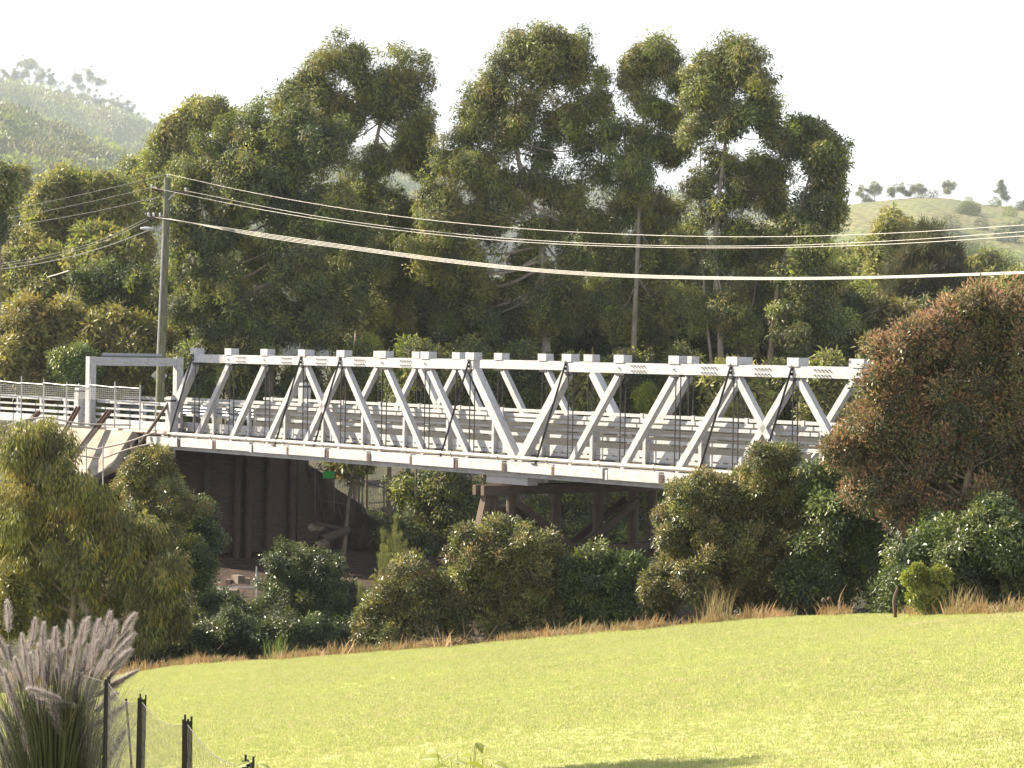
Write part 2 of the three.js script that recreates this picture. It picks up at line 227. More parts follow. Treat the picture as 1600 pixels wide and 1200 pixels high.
// a tree: crown masses given as [x, y, radius] seen in the frame at `depth`, each broken into smaller clumps of leaf sprays on limbs
function tree(name, label, category, species, depth, masses, o = {}) {
  const sp = SPECIES[species], { spread = 0.5, trunk, girth = 0.22, bark = M.bark, dens = 1, group, scale = 1, open = 0, stems = 1, nolimbs, fill = category === 'bush' || category === 'shrub' ? 0.5 : 0, skirt = category === 'bush' || category === 'shrub' } = o;
  const bushy = category === 'bush' || species === 'brown', k = depth / F, balls = masses.map(([px, py, r, dz = o.bare && py > o.bare ? 0.7 : 0]) => { const z = depth + dz * k * r + gauss() * spread * r * k * 2.2; return { c: at(px, py, z), r: r * z / F * (o.swell ?? 1.04) }; });
  if (fill) for (let i = 0, n = balls.length; i < n; i++) { const a = balls[i], b = balls.slice(0, n).filter((q) => q !== a).sort((p, q) => p.c.distanceTo(a.c) - q.c.distanceTo(a.c))[Math.floor(rnd() * 3)]; if (b && a.c.distanceTo(b.c) < (a.r + b.r) * 0.92 && rnd() < fill) balls.push({ c: a.c.clone().lerp(b.c, 0.5).add(V(0, gauss() * 0.3 * a.r, gauss() * a.r)), r: (a.r + b.r) * rr(0.26, 0.4) }); }
  if (skirt) { const x0 = Math.min(...balls.map((b) => b.c.x - b.r * 0.6)), x1 = Math.max(...balls.map((b) => b.c.x + b.r * 0.6)), mr = balls.reduce((s, b) => s + b.r, 0) / balls.length, n = Math.ceil((x1 - x0) / mr / 0.9); for (let i = 0; i < n; i++) for (const w of [0.35, 1.5]) { const x = lerp(x0, x1, (i + 0.5) / n), z = depth + gauss() * mr, y = groundY(x, z) + mr * w; if (w > 1 && balls.some((b) => Math.abs(b.c.x - x) < b.r * 1.2 && b.c.y < y + mr)) continue; if (y > balls.reduce((m, b) => Math.abs(b.c.x - x) < b.r * 1.3 ? Math.max(m, b.c.y) : m, -99)) continue; balls.push({ c: V(x, y, -z), r: mr * rr(0.7, 0.95) }); } }
  let base;
  const tp = trunk ?? [[masses.reduce((s, m) => s + m[0], 0) / masses.length, 0]];
  { const p0 = at(tp[0][0], 600, depth); base = V(p0.x, groundY(p0.x, depth), p0.z); if (o.baseY !== undefined) base.y = o.baseY; }
  const root = thing(name, label, category, base, group), rel = (p) => p.clone().sub(base);
  const top = balls.reduce((a, b) => (b.c.y > a.c.y ? b : a)), lowest = balls.reduce((a, b) => (b.c.y < a.c.y ? b : a));
  const line = [V(0, -0.3, 0)];
  if (trunk) for (const [px, py] of trunk.slice(1)) line.push(rel(at(px, py, depth + gauss() * 0.3)));
  else line.push(V(gauss() * 0.2, (top.c.y - base.y) * 0.35, gauss() * 0.2), rel(top.c).multiplyScalar(0.96));
  const H = line[line.length - 1].y, curve = new THREE.CatmullRomCurve3(line);
  part('trunk', tube(line, [girth * 1.15, girth * 0.75, girth * 0.22], 9, 14), bark, root);
  if (stems > 1) for (let i = 1; i < stems; i++) { const q = balls[Math.floor(rnd() * balls.length)]; part('trunk', tube([V(gauss() * 0.8, -0.3, gauss() * 0.8), rel(q.c).multiplyScalar(0.5).add(V(gauss() * 0.4, 0, gauss() * 0.4)), rel(q.c)], [girth * 0.7, girth * 0.4, girth * 0.12], 7, 8), bark, root); }
  const limbs = [], spray = Math.floor(rnd() * sp.geo.length), leaves = [], tips = [];
  for (const b of balls) {
    const c = rel(b.c);
    if (!nolimbs) {
      const t = clamp((c.y - Math.hypot(c.x, c.z) * 0.55 - b.r * 0.3) / Math.max(H, 0.1), 0.12, 0.95), from = curve.getPoint(t), gr = girth * lerp(0.5, 0.16, t), mid = from.clone().lerp(c, 0.5).add(V(gauss() * 0.15 * b.r, -0.12 * from.distanceTo(c), gauss() * 0.15 * b.r));
      limbs.push(tube([from, mid, c], [gr, gr * 0.65, gr * 0.25], 6, 6));
    }
    const subs = [];
    const nSub = Math.round(o.lumps ?? 6 + 5 * rnd());
    for (let i = 0; i < nSub; i++) { const d = V(gauss(), gauss() * 0.9 + 0.1, gauss()).normalize(); subs.push({ c: c.clone().addScaledVector(d, b.r * rr(0.4, 0.92)), r: b.r * rr(0.2, 0.5) }); }
    subs.push({ c: c.clone(), r: b.r * 0.5 });
    for (let i = 0; i < (o.shoots ?? (bushy ? 12 : 7)); i++) { const d = V(gauss(), Math.abs(gauss()) + 0.15, gauss()).normalize(), k0 = rr(0.9, bushy ? 1.45 : 1.3); subs.push({ c: c.clone().addScaledVector(d, b.r * k0), r: b.r * rr(0.08, bushy ? 0.27 : 0.2) }); if (rnd() < 0.5) subs.push({ c: c.clone().addScaledVector(d, b.r * (k0 + 0.16)).add(V(0, 0.05 * b.r, 0)), r: b.r * rr(0.06, 0.1) }); }
    for (const s of subs) {
      const pal = [pick(sp.cols), pick(sp.cols), pick(sp.cols)], hue = rr(0.75, 1.35), warm = rr(0.92, 1.14);
      if (rnd() < open) continue;
      if (!nolimbs && s.r > 0.25) limbs.push(tube([c, c.clone().lerp(s.c, 0.6).add(V(0, -0.05, 0)), s.c], [girth * 0.07, girth * 0.05, girth * 0.02], 4, 3));
      const n = Math.round(sp.dens * dens * 4 * s.r * s.r / (scale * scale)) + 2;
      for (let i = 0; i < n; i++) {
        const d = V(gauss(), gauss() * 0.9 + 0.12, gauss()).normalize(), q = s.c.clone().addScaledVector(d, s.r * (Math.pow(rnd(), 0.4) + (rnd() < 0.12 ? rnd() * 0.5 : 0)));
        const out = d.y > -0.2 && rnd() < (sp.tips?.share ?? 0);
        if (out) tips.push([s.c.clone().addScaledVector(d, s.r * 1.06), scale * rr(0.9, 1.6), pick(sp.tips.cols), 0.4, 1, d.clone().add(V(-0, 0.6, 0)).normalize()]);
        leaves.push([q, scale * rr(0.75, 1.25), tinted(pick(pal), o.tint, hue, warm), 0.45, 1, sp.free ? undefined : d.clone().multiplyScalar(0.8).add(q.clone().sub(c).normalize().multiplyScalar(0.7)).add(_up.clone().multiplyScalar(0.35)).normalize()]);
      }
    }
  }
  if (limbs.length) part('limbs', merge(limbs), bark, root).userData.kind = 'stuff';
  instances('crown', sp.geo[spray], sp.mat, leaves, root);
  if (tips.length) instances('outer_tips', sp.tips.geo[0], leafDry, tips, root);  // tip-coloured sprays on the outer and upper sides of each clump
  return root;
}
// ------------------------------------------------------------------ trees behind the bridge
tree('gum_tree', 'broad dense gum tree directly right of the power pole, sloping down to the left', 'tree', 'dense', 134, [[455, 200, 42], [400, 212, 40], [500, 232, 42], [350, 252, 38], [300, 290, 34], [430, 270, 48], [370, 310, 46], [500, 310, 48], [290, 345, 36], [440, 350, 50], [330, 370, 44], [285, 405, 30], [550, 365, 42], [390, 420, 48], [480, 430, 48], [325, 440, 40], [300, 490, 34], [360, 490, 44], [555, 440, 42], [450, 500, 44], [520, 505, 40], [405, 545, 36], [330, 545, 30]], { fill: 0.75, swell: 1.12, trunk: [[420, 0], [425, 480], [445, 300], [450, 215]], girth: 0.25 });
tree('gum_tree', 'tall gum tree with a twin rounded top left of the big gap of sky', 'tree', 'gum', 142, [[525, 102, 35], [490, 122, 27], [560, 122, 32], [620, 117, 35], [648, 150, 29], [500, 162, 33], [602, 165, 32], [545, 182, 34], [655, 202, 30], [470, 150, 22], [438, 165, 24], [510, 222, 34], [642, 247, 34], [585, 262, 24], [665, 268, 20], [565, 300, 34], [610, 335, 34], [530, 335, 38], [640, 355, 30], [580, 400, 40], [622, 430, 40], [545, 470, 40], [600, 490, 36]], { fill: 0.75, swell: 1.12, trunk: [[555, 0], [560, 500], [572, 330], [590, 210], [612, 130]], girth: 0.22, bark: M.paleBark, open: 0.12 });
tree('gum_tree', 'tallest gum tree, wide crown in the centre of the row behind the bridge', 'tree', 'gum', 138, [[850, 76, 32], [890, 82, 27], [815, 87, 31], [790, 122, 34], [860, 122, 37], [908, 132, 35], [760, 162, 33], [820, 167, 37], [930, 177, 33], [885, 187, 34], [735, 207, 31], [790, 222, 38], [955, 215, 27], [852, 240, 30], [910, 242, 30], [710, 252, 33], [760, 278, 36], [690, 302, 33], [820, 295, 34], [882, 305, 34], [940, 275, 18], [700, 352, 40], [770, 345, 40], [850, 365, 38], [918, 352, 28], [680, 402, 38], [742, 422, 40], [822, 432, 40], [898, 420, 38], [780, 490, 40], [860, 490, 40], [700, 472, 40], [910, 500, 34]], { fill: 0.75, swell: 1.12, trunk: [[850, 0], [853, 500], [845, 380], [808, 240], [806, 130]], girth: 0.26, bark: M.paleBark, open: 0.16 });
tree('gum_tree', 'slender gum tree with a bare pale trunk between the tallest and the right gum', 'tree', 'gum', 136, [[1015, 87, 29], [1043, 97, 23], [990, 102, 21], [1030, 125, 27], [1060, 132, 18], [988, 132, 19], [1010, 165, 22], [1050, 190, 27], [1015, 218, 23], [982, 252, 26], [1040, 252, 29], [1000, 292, 30], [1062, 230, 20], [978, 322, 32], [1040, 332, 30], [1000, 382, 34], [960, 402, 30], [1042, 412, 32], [988, 462, 36], [1050, 482, 34], [960, 510, 30]], { bare: 300, fill: 0.75, swell: 1.12, trunk: [[988, 0], [990, 540], [998, 360], [1003, 220], [1012, 110]], girth: 0.16, bark: M.paleBark, open: 0.2 });
tree('gum_tree', 'tall open gum tree with twin stems and sky showing through its middle', 'tree', 'gum', 132, [[1140, 92, 27], [1165, 97, 23], [1110, 107, 22], [1100, 127, 23], [1145, 127, 27], [1178, 132, 23], [1090, 152, 21], [1120, 160, 25], [1188, 167, 23], [1160, 180, 24], [1198, 190, 19], [1100, 195, 23], [1080, 222, 23], [1140, 205, 20], [1205, 215, 12], [1125, 262, 24], [1178, 268, 26], [1208, 285, 24], [1150, 312, 30], [1090, 292, 24], [1200, 332, 28], [1110, 352, 32], [1170, 382, 34], [1218, 402, 32], [1130, 422, 34], [1190, 462, 36], [1110, 492, 34], [1160, 510, 34]], { bare: 280, fill: 0.75, swell: 1.12, trunk: [[1128, 0], [1126, 540], [1118, 360], [1134, 220], [1142, 105]], girth: 0.17, bark: M.paleBark, open: 0.2, stems: 3 });
tree('gum_tree', 'rightmost gum tree of the row, leaning right with a lopsided rounded crown', 'tree', 'dense', 130, [[1250, 217, 25], [1285, 217, 24], [1303, 247, 21], [1235, 235, 18], [1293, 277, 24], [1272, 258, 18], [1302, 310, 19], [1282, 322, 25], [1298, 345, 20], [1250, 352, 27], [1280, 392, 29], [1240, 422, 32], [1288, 442, 30], [1260, 482, 32], [1298, 502, 30], [1230, 520, 30]], { fill: 0.75, swell: 1.12, trunk: [[1205, 0], [1205, 540], [1222, 420], [1252, 320], [1275, 240]], girth: 0.15, open: 0.1 });
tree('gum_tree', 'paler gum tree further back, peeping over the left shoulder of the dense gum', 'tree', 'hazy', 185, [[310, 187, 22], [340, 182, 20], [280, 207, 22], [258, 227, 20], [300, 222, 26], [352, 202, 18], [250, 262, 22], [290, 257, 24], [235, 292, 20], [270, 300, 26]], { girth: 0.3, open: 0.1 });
// low growth behind the bridge, left to right
const LOW = [[300, 560, 34, 'dense', 'dark shrub behind the left end of the truss, beside the pole'], [352, 528, 22, 'hazy', 'small greyish rounded shrub above the second block of the truss'], [395, 570, 36, 'dense', 'dark leafy shrub behind the third block of the truss'], [470, 560, 38, 'dense', 'dark leafy shrub behind the fourth and fifth blocks of the truss'], [575, 520, 26, 'lime', 'bright yellow-green sapling lit above the truss between the dense and twin-topped gums'], [560, 575, 38, 'dense', 'dark shrub below the bright sapling behind the truss'], [650, 560, 42, 'dense', 'dark shrub under the gap between the twin-topped and tallest gums'], [735, 565, 40, 'dense', 'dark shrub left of the middle joint of the bridge'], [820, 570, 40, 'dense', 'dark shrub straight behind the middle joint of the bridge'], [905, 575, 40, 'hazy', 'olive shrub right of the middle joint of the bridge'], [975, 570, 38, 'dense', 'dark shrub at the foot of the slender gum'], [1010, 600, 22, 'lime', 'yellow-green sapling at the foot of the slender gum'], [1060, 575, 40, 'dense', 'dark shrub behind the first braces of the right span'], [1140, 580, 40, 'hazy', 'olive shrub at the foot of the open gum'], [1220, 585, 40, 'dense', 'dark shrub behind the middle of the right span'], [1290, 590, 40, 'hazy', 'olive shrub at the foot of the rightmost gum']];
for (const [x, y0, r0, sp, label] of LOW) { const r = r0 * rr(0.6, 1.05), y = y0 + rr(10, 34); tree('shrub', label, 'shrub', sp, x < 600 ? 133 + rr(0, 2) : 127 + rr(-1.5, 2), [[x - r * 0.5, y + r * 0.1, r * 0.7], [x + r * 0.5, y, r * 0.65], [x, y - r * 0.5, r * 0.6], [x - r * 0.3, y + r, r * 0.8], [x + r * 0.5, y + r * 0.9, r * 0.8], [x, y + r * 1.7, r * 0.8]], { girth: 0.09, stems: 2 }); }
for (const [x, y, r, sp, label] of [[255, 500, 40, 'dense', 'dark understory tree right behind the power pole'], [330, 470, 44, 'dense', 'dark understory tree under the left slope of the dense gum'], [610, 500, 46, 'dense', 'dark understory tree under the twin-topped gum'], [680, 510, 46, 'dense', 'dark understory tree in the gap left of the tallest gum'], [760, 520, 46, 'dense', 'dark understory tree under the left side of the tallest gum'], [845, 510, 46, 'dense', 'dark understory tree straight under the tallest gum'], [930, 500, 46, 'dense', 'dark understory tree between the tallest and the slender gum'], [1015, 510, 44, 'dense', 'dark understory tree behind the slender gum'], [1090, 500, 46, 'dense', 'dark understory tree left of the open gum'], [1170, 510, 46, 'dense', 'dark understory tree right of the open gum'], [1260, 520, 46, 'dense', 'dark understory tree behind the rightmost gum'], [520, 440, 44, 'dense', 'dark upper understory tree between the dense and twin-topped gums'], [640, 420, 44, 'dense', 'dark upper understory tree right of the twin-topped gum'], [950, 420, 42, 'gum', 'olive understory tree filling the gap left of the slender gum'], [1070, 420, 42, 'gum', 'olive understory tree filling the gap left of the open gum'], [1200, 440, 42, 'dense', 'dark upper understory tree left of the rightmost gum'], [1310, 480, 36, 'dense', 'dark understory tree showing right of the rightmost gum']])
  tree('understory_tree', label, 'tree', sp, 150 + rr(-3, 4), [[x - r * 0.6, y - r * 0.3, r * 0.7], [x + r * 0.6, y - r * 0.2, r * 0.7], [x, y - r, r * 0.75], [x - r * 0.5, y + r * 0.7, r * 0.8], [x + r * 0.5, y + r * 0.7, r * 0.8], [x, y + r * 1.6, r * 0.9], [x - r * 0.7, y + r * 2, r * 0.8], [x + r * 0.7, y + r * 2, r * 0.8]], { girth: 0.14 });
// right background
tree('round_tree', 'rounded grey-green tree below the grassy hill at the right', 'tree', 'hazy', 175, [[1395, 372, 30], [1372, 405, 30], [1418, 400, 30], [1385, 440, 34]], { girth: 0.3 });
tree('casuarina_tree', 'dark feathery casuarina right of the rounded grey-green tree', 'tree', 'casuarina', 158, [[1452, 380, 20], [1440, 412, 30], [1478, 420, 28], [1418, 448, 32], [1465, 455, 36], [1500, 450, 26], [1508, 482, 28], [1430, 490, 34]], { girth: 0.3, trunk: [[1460, 0], [1460, 500], [1455, 380]] });
for (const [ms, label, z, sp] of [[[[1330, 480, 34], [1318, 530, 34], [1350, 530, 36], [1340, 590, 38]], 'dark bushy tree beside the rightmost gum', 148, 'dense'], [[[1400, 520, 38], [1380, 560, 38], [1420, 570, 38], [1400, 620, 38]], 'dark bushy tree below the rounded tree at the right', 146, 'hazy'], [[[1468, 510, 38], [1450, 545, 36], [1500, 550, 36], [1470, 600, 38]], 'dark bushy tree below the casuarina', 150, 'dense'], [[[1540, 490, 28], [1530, 530, 36], [1575, 530, 32], [1560, 590, 40]], 'dark bushy tree behind the top of the brown tree', 152, 'hazy'], [[[1590, 455, 20], [1578, 482, 20], [1605, 490, 24]], 'yellow-olive tree at the right edge above the brown tree', 120, 'hazy']])
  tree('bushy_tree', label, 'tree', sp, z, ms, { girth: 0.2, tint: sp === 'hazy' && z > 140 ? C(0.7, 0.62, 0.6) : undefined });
for (const [x, y, r, label] of [[1345, 415, 26, 'hazy bush between the rightmost gum and the rounded tree'], [1320, 440, 20, 'small hazy bush touching the rightmost gum'], [1540, 430, 22, 'hazy bush on the far paddock right of the casuarina']]) tree('bush', label, 'bush', 'hazy', 230, [[x, y, r], [x + r * 0.8, y + r * 0.5, r * 0.8], [x - r * 0.7, y + r * 0.6, r * 0.8], [x, y + r * 1.2, r]], { girth: 0.2, scale: 1.3 });
// left middle distance
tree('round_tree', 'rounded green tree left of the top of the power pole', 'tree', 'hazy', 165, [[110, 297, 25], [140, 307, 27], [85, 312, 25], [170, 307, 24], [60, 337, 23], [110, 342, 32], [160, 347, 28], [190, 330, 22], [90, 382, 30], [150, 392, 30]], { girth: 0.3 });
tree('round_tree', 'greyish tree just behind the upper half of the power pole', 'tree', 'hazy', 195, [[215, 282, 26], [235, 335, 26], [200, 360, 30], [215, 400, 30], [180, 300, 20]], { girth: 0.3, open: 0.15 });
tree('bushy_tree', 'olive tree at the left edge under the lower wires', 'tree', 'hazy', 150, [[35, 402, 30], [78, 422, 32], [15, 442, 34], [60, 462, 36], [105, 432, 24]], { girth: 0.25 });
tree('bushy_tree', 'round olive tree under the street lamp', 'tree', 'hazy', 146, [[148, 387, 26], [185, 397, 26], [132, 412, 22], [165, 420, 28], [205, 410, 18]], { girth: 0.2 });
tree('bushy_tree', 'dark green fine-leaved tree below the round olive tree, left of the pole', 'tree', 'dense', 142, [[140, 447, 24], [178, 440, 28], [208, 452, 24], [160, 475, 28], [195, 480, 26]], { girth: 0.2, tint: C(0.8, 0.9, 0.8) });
tree('shrub', 'large olive-brown shrub above the white rail at the left edge', 'shrub', 'hazy', 136, [[20, 522, 32], [60, 512, 28], [110, 517, 32], [160, 522, 30], [200, 532, 28], [30, 562, 36], [90, 562, 36], [150, 567, 34], [212, 572, 30], [240, 540, 26], [10, 600, 36], [60, 610, 36], [180, 610, 36], [225, 610, 30]], { girth: 0.12, stems: 5, fill: 0, tint: C(0.95, 0.82, 0.68) });
tree('bush', 'small light green bush left of the white portal frame', 'bush', 'glossy', 133, [[100, 572, 15], [120, 567, 16], [136, 580, 15], [110, 592, 18], [128, 602, 16]], { girth: 0.05, stems: 3, tint: C(1.7, 1.6, 1.5), scale: 1.6 });
tree('gum_tree', 'dark tree cut off by the left edge of the picture', 'tree', 'dense', 120, [[2, 282, 14], [4, 308, 15], [-12, 295, 22], [-10, 340, 22], [-18, 370, 26]], { girth: 0.2 });
tree('gum_tree', 'pale silvery tree in the haze near the left edge', 'tree', 'hazy', 240, [[25, 287, 17], [40, 302, 14], [30, 312, 18], [20, 335, 20], [38, 345, 18]], { girth: 0.25 });
// hills: scrub that reads as one mass, and the trees one can tell apart
function scrub(yOf, r0, r1, z0, z1, n, s0, s1, keep) {
  const list = [];
  for (let i = 0; i < n * 6 && list.length < n; i++) { const r = rr(r0, r1), z = rr(z0, z1); if (!keep(r * z, z, r)) continue; const s = rr(s0, s1); list.push([V(r * z, yOf(r, z) + s * 0.25, -z), s * (rnd() < 0.2 ? 1.4 : 1), pick(SPECIES.dense.cols), 1.6, 1]); }
  const o = instances(numbered('hillside_scrub'), SCRUB, leafSoft, list, scene); o.userData.kind = 'stuff'; return o;
}
const SCRUB = leafClump(800, 0.5, 0.075, 0.05, { droop: 0 });
scrub(hillA, -0.27, -0.1, 1180, 2030, 6500, 14, 34, () => true).userData.label = 'shaded scrub covering the nearer left hillside';
scrub(hillB, -0.27, -0.07, 2150, 3540, 7500, 20, 52, (x, z) => fbm(x * 0.02, z * 0.02, 2) > -0.22).userData.label = 'hazy scrub covering the far left hillside';
scrub(hillB, -0.07, 0.15, 2600, 3540, 3000, 20, 50, () => true).userData.label = 'hazy scrub on the hill seen through gaps between the gums';
scrub(hillC, 0.11, 0.25, 870, 1375, 300, 4, 9, (x, z, r) => (r > 0.17 && fbm(x * 0.018, z * 0.018, 3) > 0.02 && z < 1330) || z < 980 || (z > 1353 && fbm(r * 60, 1, 1) > 0.12)).userData.label = 'scattered scrub on the grassy right hill';
scrub(hillD, 0.13, 0.25, 540, 815, 300, 4, 8.5, (x, z) => fbm(x * 0.05, z * 0.05, 3) > 0.05).userData.label = 'scattered scrub on the low right paddock';
for (const u of scene.children.filter((o) => o.name.startsWith('hillside_scrub'))) u.userData.category = 'scrub';
for (const [ms, z, label] of [
  [[[45, 105, 16], [30, 125, 16], [62, 122, 16], [15, 140, 16], [50, 145, 18], [80, 130, 12], [8, 118, 10], [35, 165, 18], [70, 158, 16], [5, 165, 14]], 3450, 'tall sparse gum on the crest of the left hill, nearest the left edge'],
  [[[118, 125, 12], [140, 120, 13], [158, 130, 11], [105, 145, 14], [135, 148, 16], [120, 170, 16], [155, 160, 14], [100, 172, 14]], 3470, 'spreading hazy gum second from the left on the hill crest'],
  [[[178, 165, 14], [200, 172, 13], [165, 185, 15], [190, 192, 16], [210, 190, 10]], 3440, 'rounded hazy gum third from the left on the hill crest'],
  [[[218, 190, 12], [235, 200, 10], [210, 210, 14], [230, 218, 12]], 3420, 'lowest hazy gum at the right end of the left hill crest']])
  tree('hill_gum', label, 'tree', 'gum', z, ms, { girth: 1.1, scale: 3.6, open: 0.15, dens: 0.7 });
for (const [ms, label, o = {}] of [
  [[[1346, 297, 7], [1352, 305, 7], [1342, 306, 6]], 'small hazy tree at the left end of the grassy hill crest'],
  [[[1366, 293, 8], [1375, 297, 6], [1360, 300, 6], [1368, 303, 7]], 'thin hazy tree second from the left on the grassy hill crest'],
  [[[1396, 298, 8], [1405, 295, 9], [1412, 302, 7], [1392, 304, 7]], 'spreading hazy tree in the middle of the grassy hill crest'],
  [[[1425, 297, 8], [1436, 296, 8], [1442, 299, 6], [1420, 304, 6]], 'rounded hazy tree just right of the middle of the grassy hill crest'],
  [[[1481, 288, 6], [1490, 291, 6], [1474, 293, 6], [1482, 299, 8]], 'sparse faint pine on the grassy hill crest', { open: 0.45, girth: 0.3 }],
  [[[1564, 286, 4], [1564, 293, 7], [1567, 301, 9], [1562, 309, 12], [1572, 312, 8]], 'dark pointed conifer at the right of the hill crest', { tint: C(0.6, 0.7, 0.7) }],
  [[[1354, 315, 7], [1362, 317, 6]], 'low bush left of centre on the grassy slope'],
  [[[1381, 340, 5], [1384, 346, 4]], 'small lone bush in the middle of the grassy slope']])
  tree('hill_tree', label, 'tree', 'gum', 1348, ms, { girth: 0.45, scale: 2, open: 0.2, dens: 0.6, ...o });


// ------------------------------------------------------------------ the bridge
const YB = -10.2;
const bridge = thing('timber_truss_bridge', 'long white timber truss bridge on a dark timber pier across the gully', 'bridge', V(BX, YB, -BZ));
bridge.rotation.y = -TH;
const Lc = (x, y, z) => V(x, y - YB, z);        // bridge axes: x along to the right, y from eye level, z out towards the camera (near truss 0, far truss -WB)
const xs = (i) => i * PANEL;
const grp = (name, parent = bridge) => { const g = new THREE.Group(); g.name = name; parent.add(g); return g; };
const TOP = CAPY - 0.3, CH = 0.38, BOT = -4.15;
const bolt = (x, y, z) => new THREE.CylinderGeometry(0.028, 0.034, 0.1, 6).rotateX(Math.PI / 2).translate(x, y, z);
function truss(s0, z) {
  const g = grp('truss'), out = z === 0 ? 1 : -1;
  const X = (i) => xs(s0 + i), yc = TOP - CH / 2, bolts = [];
  for (let i = 0; i < 7; i += 1) {               // the top chord in timbers a panel long, with butt joints
    part('top_chord', box(PANEL - 0.012 + (i === 0 || i === 6 ? 0.2 : 0), CH + (i % 2) * 0.01, 0.34, X(i) + PANEL / 2 + (i === 0 ? -0.1 : i === 6 ? 0.1 : 0), yc - YB, z), M.white, g);
  }
  for (const i of [1.35, 2.6, 3.5, 4.45, 5.55]) for (let k = 0; k < 5; k++) for (const dy of [-0.09, 0.09]) bolts.push(bolt(X(i) + (k - 2) * 0.17, yc + dy - YB, z + out * 0.2));
  for (let i = 0; i < 8; i++) {
    part('chord_cap', box(0.56, 0.3, 0.42, X(i), CAPY - 0.15 - YB, z), M.white, g);
    part('iron_shoe', box(0.5, 0.09, 0.3, X(i), TOP - CH - 0.045 - YB, z), M.iron, g);
    bolts.push(bolt(X(i), yc - YB, z + out * 0.2));
    for (const s of [-0.12, 0.12]) part('hanger_rod', rod(Lc(X(i) + (i < 4 ? 0.05 : -0.05), TOP - CH - 0.06, z + s), Lc(X(i) + (i < 4 ? 0.05 : -0.05), BOT - 0.2, z + s), 0.024, 6), M.iron, g);
    const end = i === 0 || i === 7, w = end ? 0.34 : 0.24, h = end ? 0.36 : 0.25;
    if (i < 5) part(end ? 'end_post' : 'diagonal_brace', bar(Lc(X(i) - 0.16, TOP - CH - 0.07, z), Lc(X(i - 1) + 0.12, BOT, z), w, h), M.white, g);
    if (i > 2) part(end ? 'end_post' : 'diagonal_brace', bar(Lc(X(i) + 0.16, TOP - CH - 0.07, z), Lc(X(i + 1) - 0.12, BOT, z), w, h), M.white, g);
  }
  for (const i of [0, 3, 4, 7]) {                // raking stays from the chord out to the girder ends
    const p = Lc(X(i) - 0.05, TOP - 0.05, z + out * 0.2), q = Lc(X(i) - 0.75, BOT + 0.02, z + out * 1.02);
    if (z === 0) { part('stay_rod', merge([bar(p, q, 0.075, 0.075), box(0.3, 0.04, 0.16, q.x - 0.05, q.y - 0.03, q.z), box(0.09, 0.36, 0.03, p.x, p.y - 0.08, p.z - 0.005)]), M.iron, g); }
  }
  part('bolt_heads', merge(bolts), M.white, g);
  part('bottom_chord', box(PANEL * 9 - 0.05, 0.36, 0.34, X(3.5), BOT - 0.2 - YB, z), M.white, g);
}
truss(0, 0); truss(9, 0); truss(0, -WB); truss(9, -WB);
{ // deck, cross girders, white edge boards
  const L0 = -1.05 * PANEL, L1 = 17.15 * PANEL, d = grp('deck');
  part('road_slab', box(L1 - L0, 0.14, WB - 1.0, (L0 + L1) / 2, -3.98 - YB, -WB / 2), M.road, d);
  part('edge_beam', box(L1 - L0 - 0.4, 0.2, 0.2, (L0 + L1) / 2, -4.63 - YB, 0.66), M.white, d);
  part('edge_beam', box(L1 - L0 - 0.4, 0.2, 0.2, (L0 + L1) / 2, -4.63 - YB, -WB - 0.78), M.white, d);
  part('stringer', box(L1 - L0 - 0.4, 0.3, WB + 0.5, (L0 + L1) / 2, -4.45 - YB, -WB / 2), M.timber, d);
  for (let i = -1; i < 17; i++) {
    const x = xs(i) + 0.42, back = (i * 7 % 3) * 0.05;
    for (const s of [0, 1]) {
      const z0 = s ? -WB - 1.0 : 1.0;
      if (i > -1 || s === 0) part('fascia_board', box(PANEL - 0.26, 0.39, 0.3, x + PANEL / 2, -4.335 + (i % 2) * 0.02 - YB, z0 - (s ? -back : back)), M.white, d);
    }
    const gx = x - 0.02;
    part('cross_girder', box(0.2, 0.36, WB + 2.2, gx, -4.37 - YB, -WB / 2), M.white, d);
    if (i !== 2 && i !== 10) part('rusty_plate', box(0.17, 0.34, 0.012, gx, -4.37 - YB, 1.108), M.rust, d);
  }
  part('bearing_block', box(1.6, 0.42, 0.5, xs(-1) + 0.9, -4.95 - YB, 0.55), M.white, d);
  part('bearing_block', box(2.6, 0.32, 0.5, xs(8), -4.89 - YB, 0.35), M.white, d);
  part('bearing_block', box(2.6, 0.32, 0.5, xs(8), -4.89 - YB, -WB - 0.35), M.white, d);
  // water pipe along the outside of the near truss
  for (let i = -1; i < 9; i++) part('water_pipe', rod(Lc(xs(2 * i) - 0.6, -3.98, 0.95), Lc(xs(2 * i + 2) - 0.63, -3.98, 0.95), 0.085, 10), i < 0 ? mat({ color: C(0.42, 0.3, 0.24), roughness: 0.6 }) : M.pipe, d);
  for (let i = -1; i < 17; i++) part('pipe_collar', merge([rod(Lc(xs(i) - 0.2, -3.98, 0.95), Lc(xs(i) - 0.06, -3.98, 0.95), 0.108, 10), box(0.05, 0.2, 0.05, xs(i) - 0.13, -4.1 - YB, 0.95)]), M.pipe, d);
}
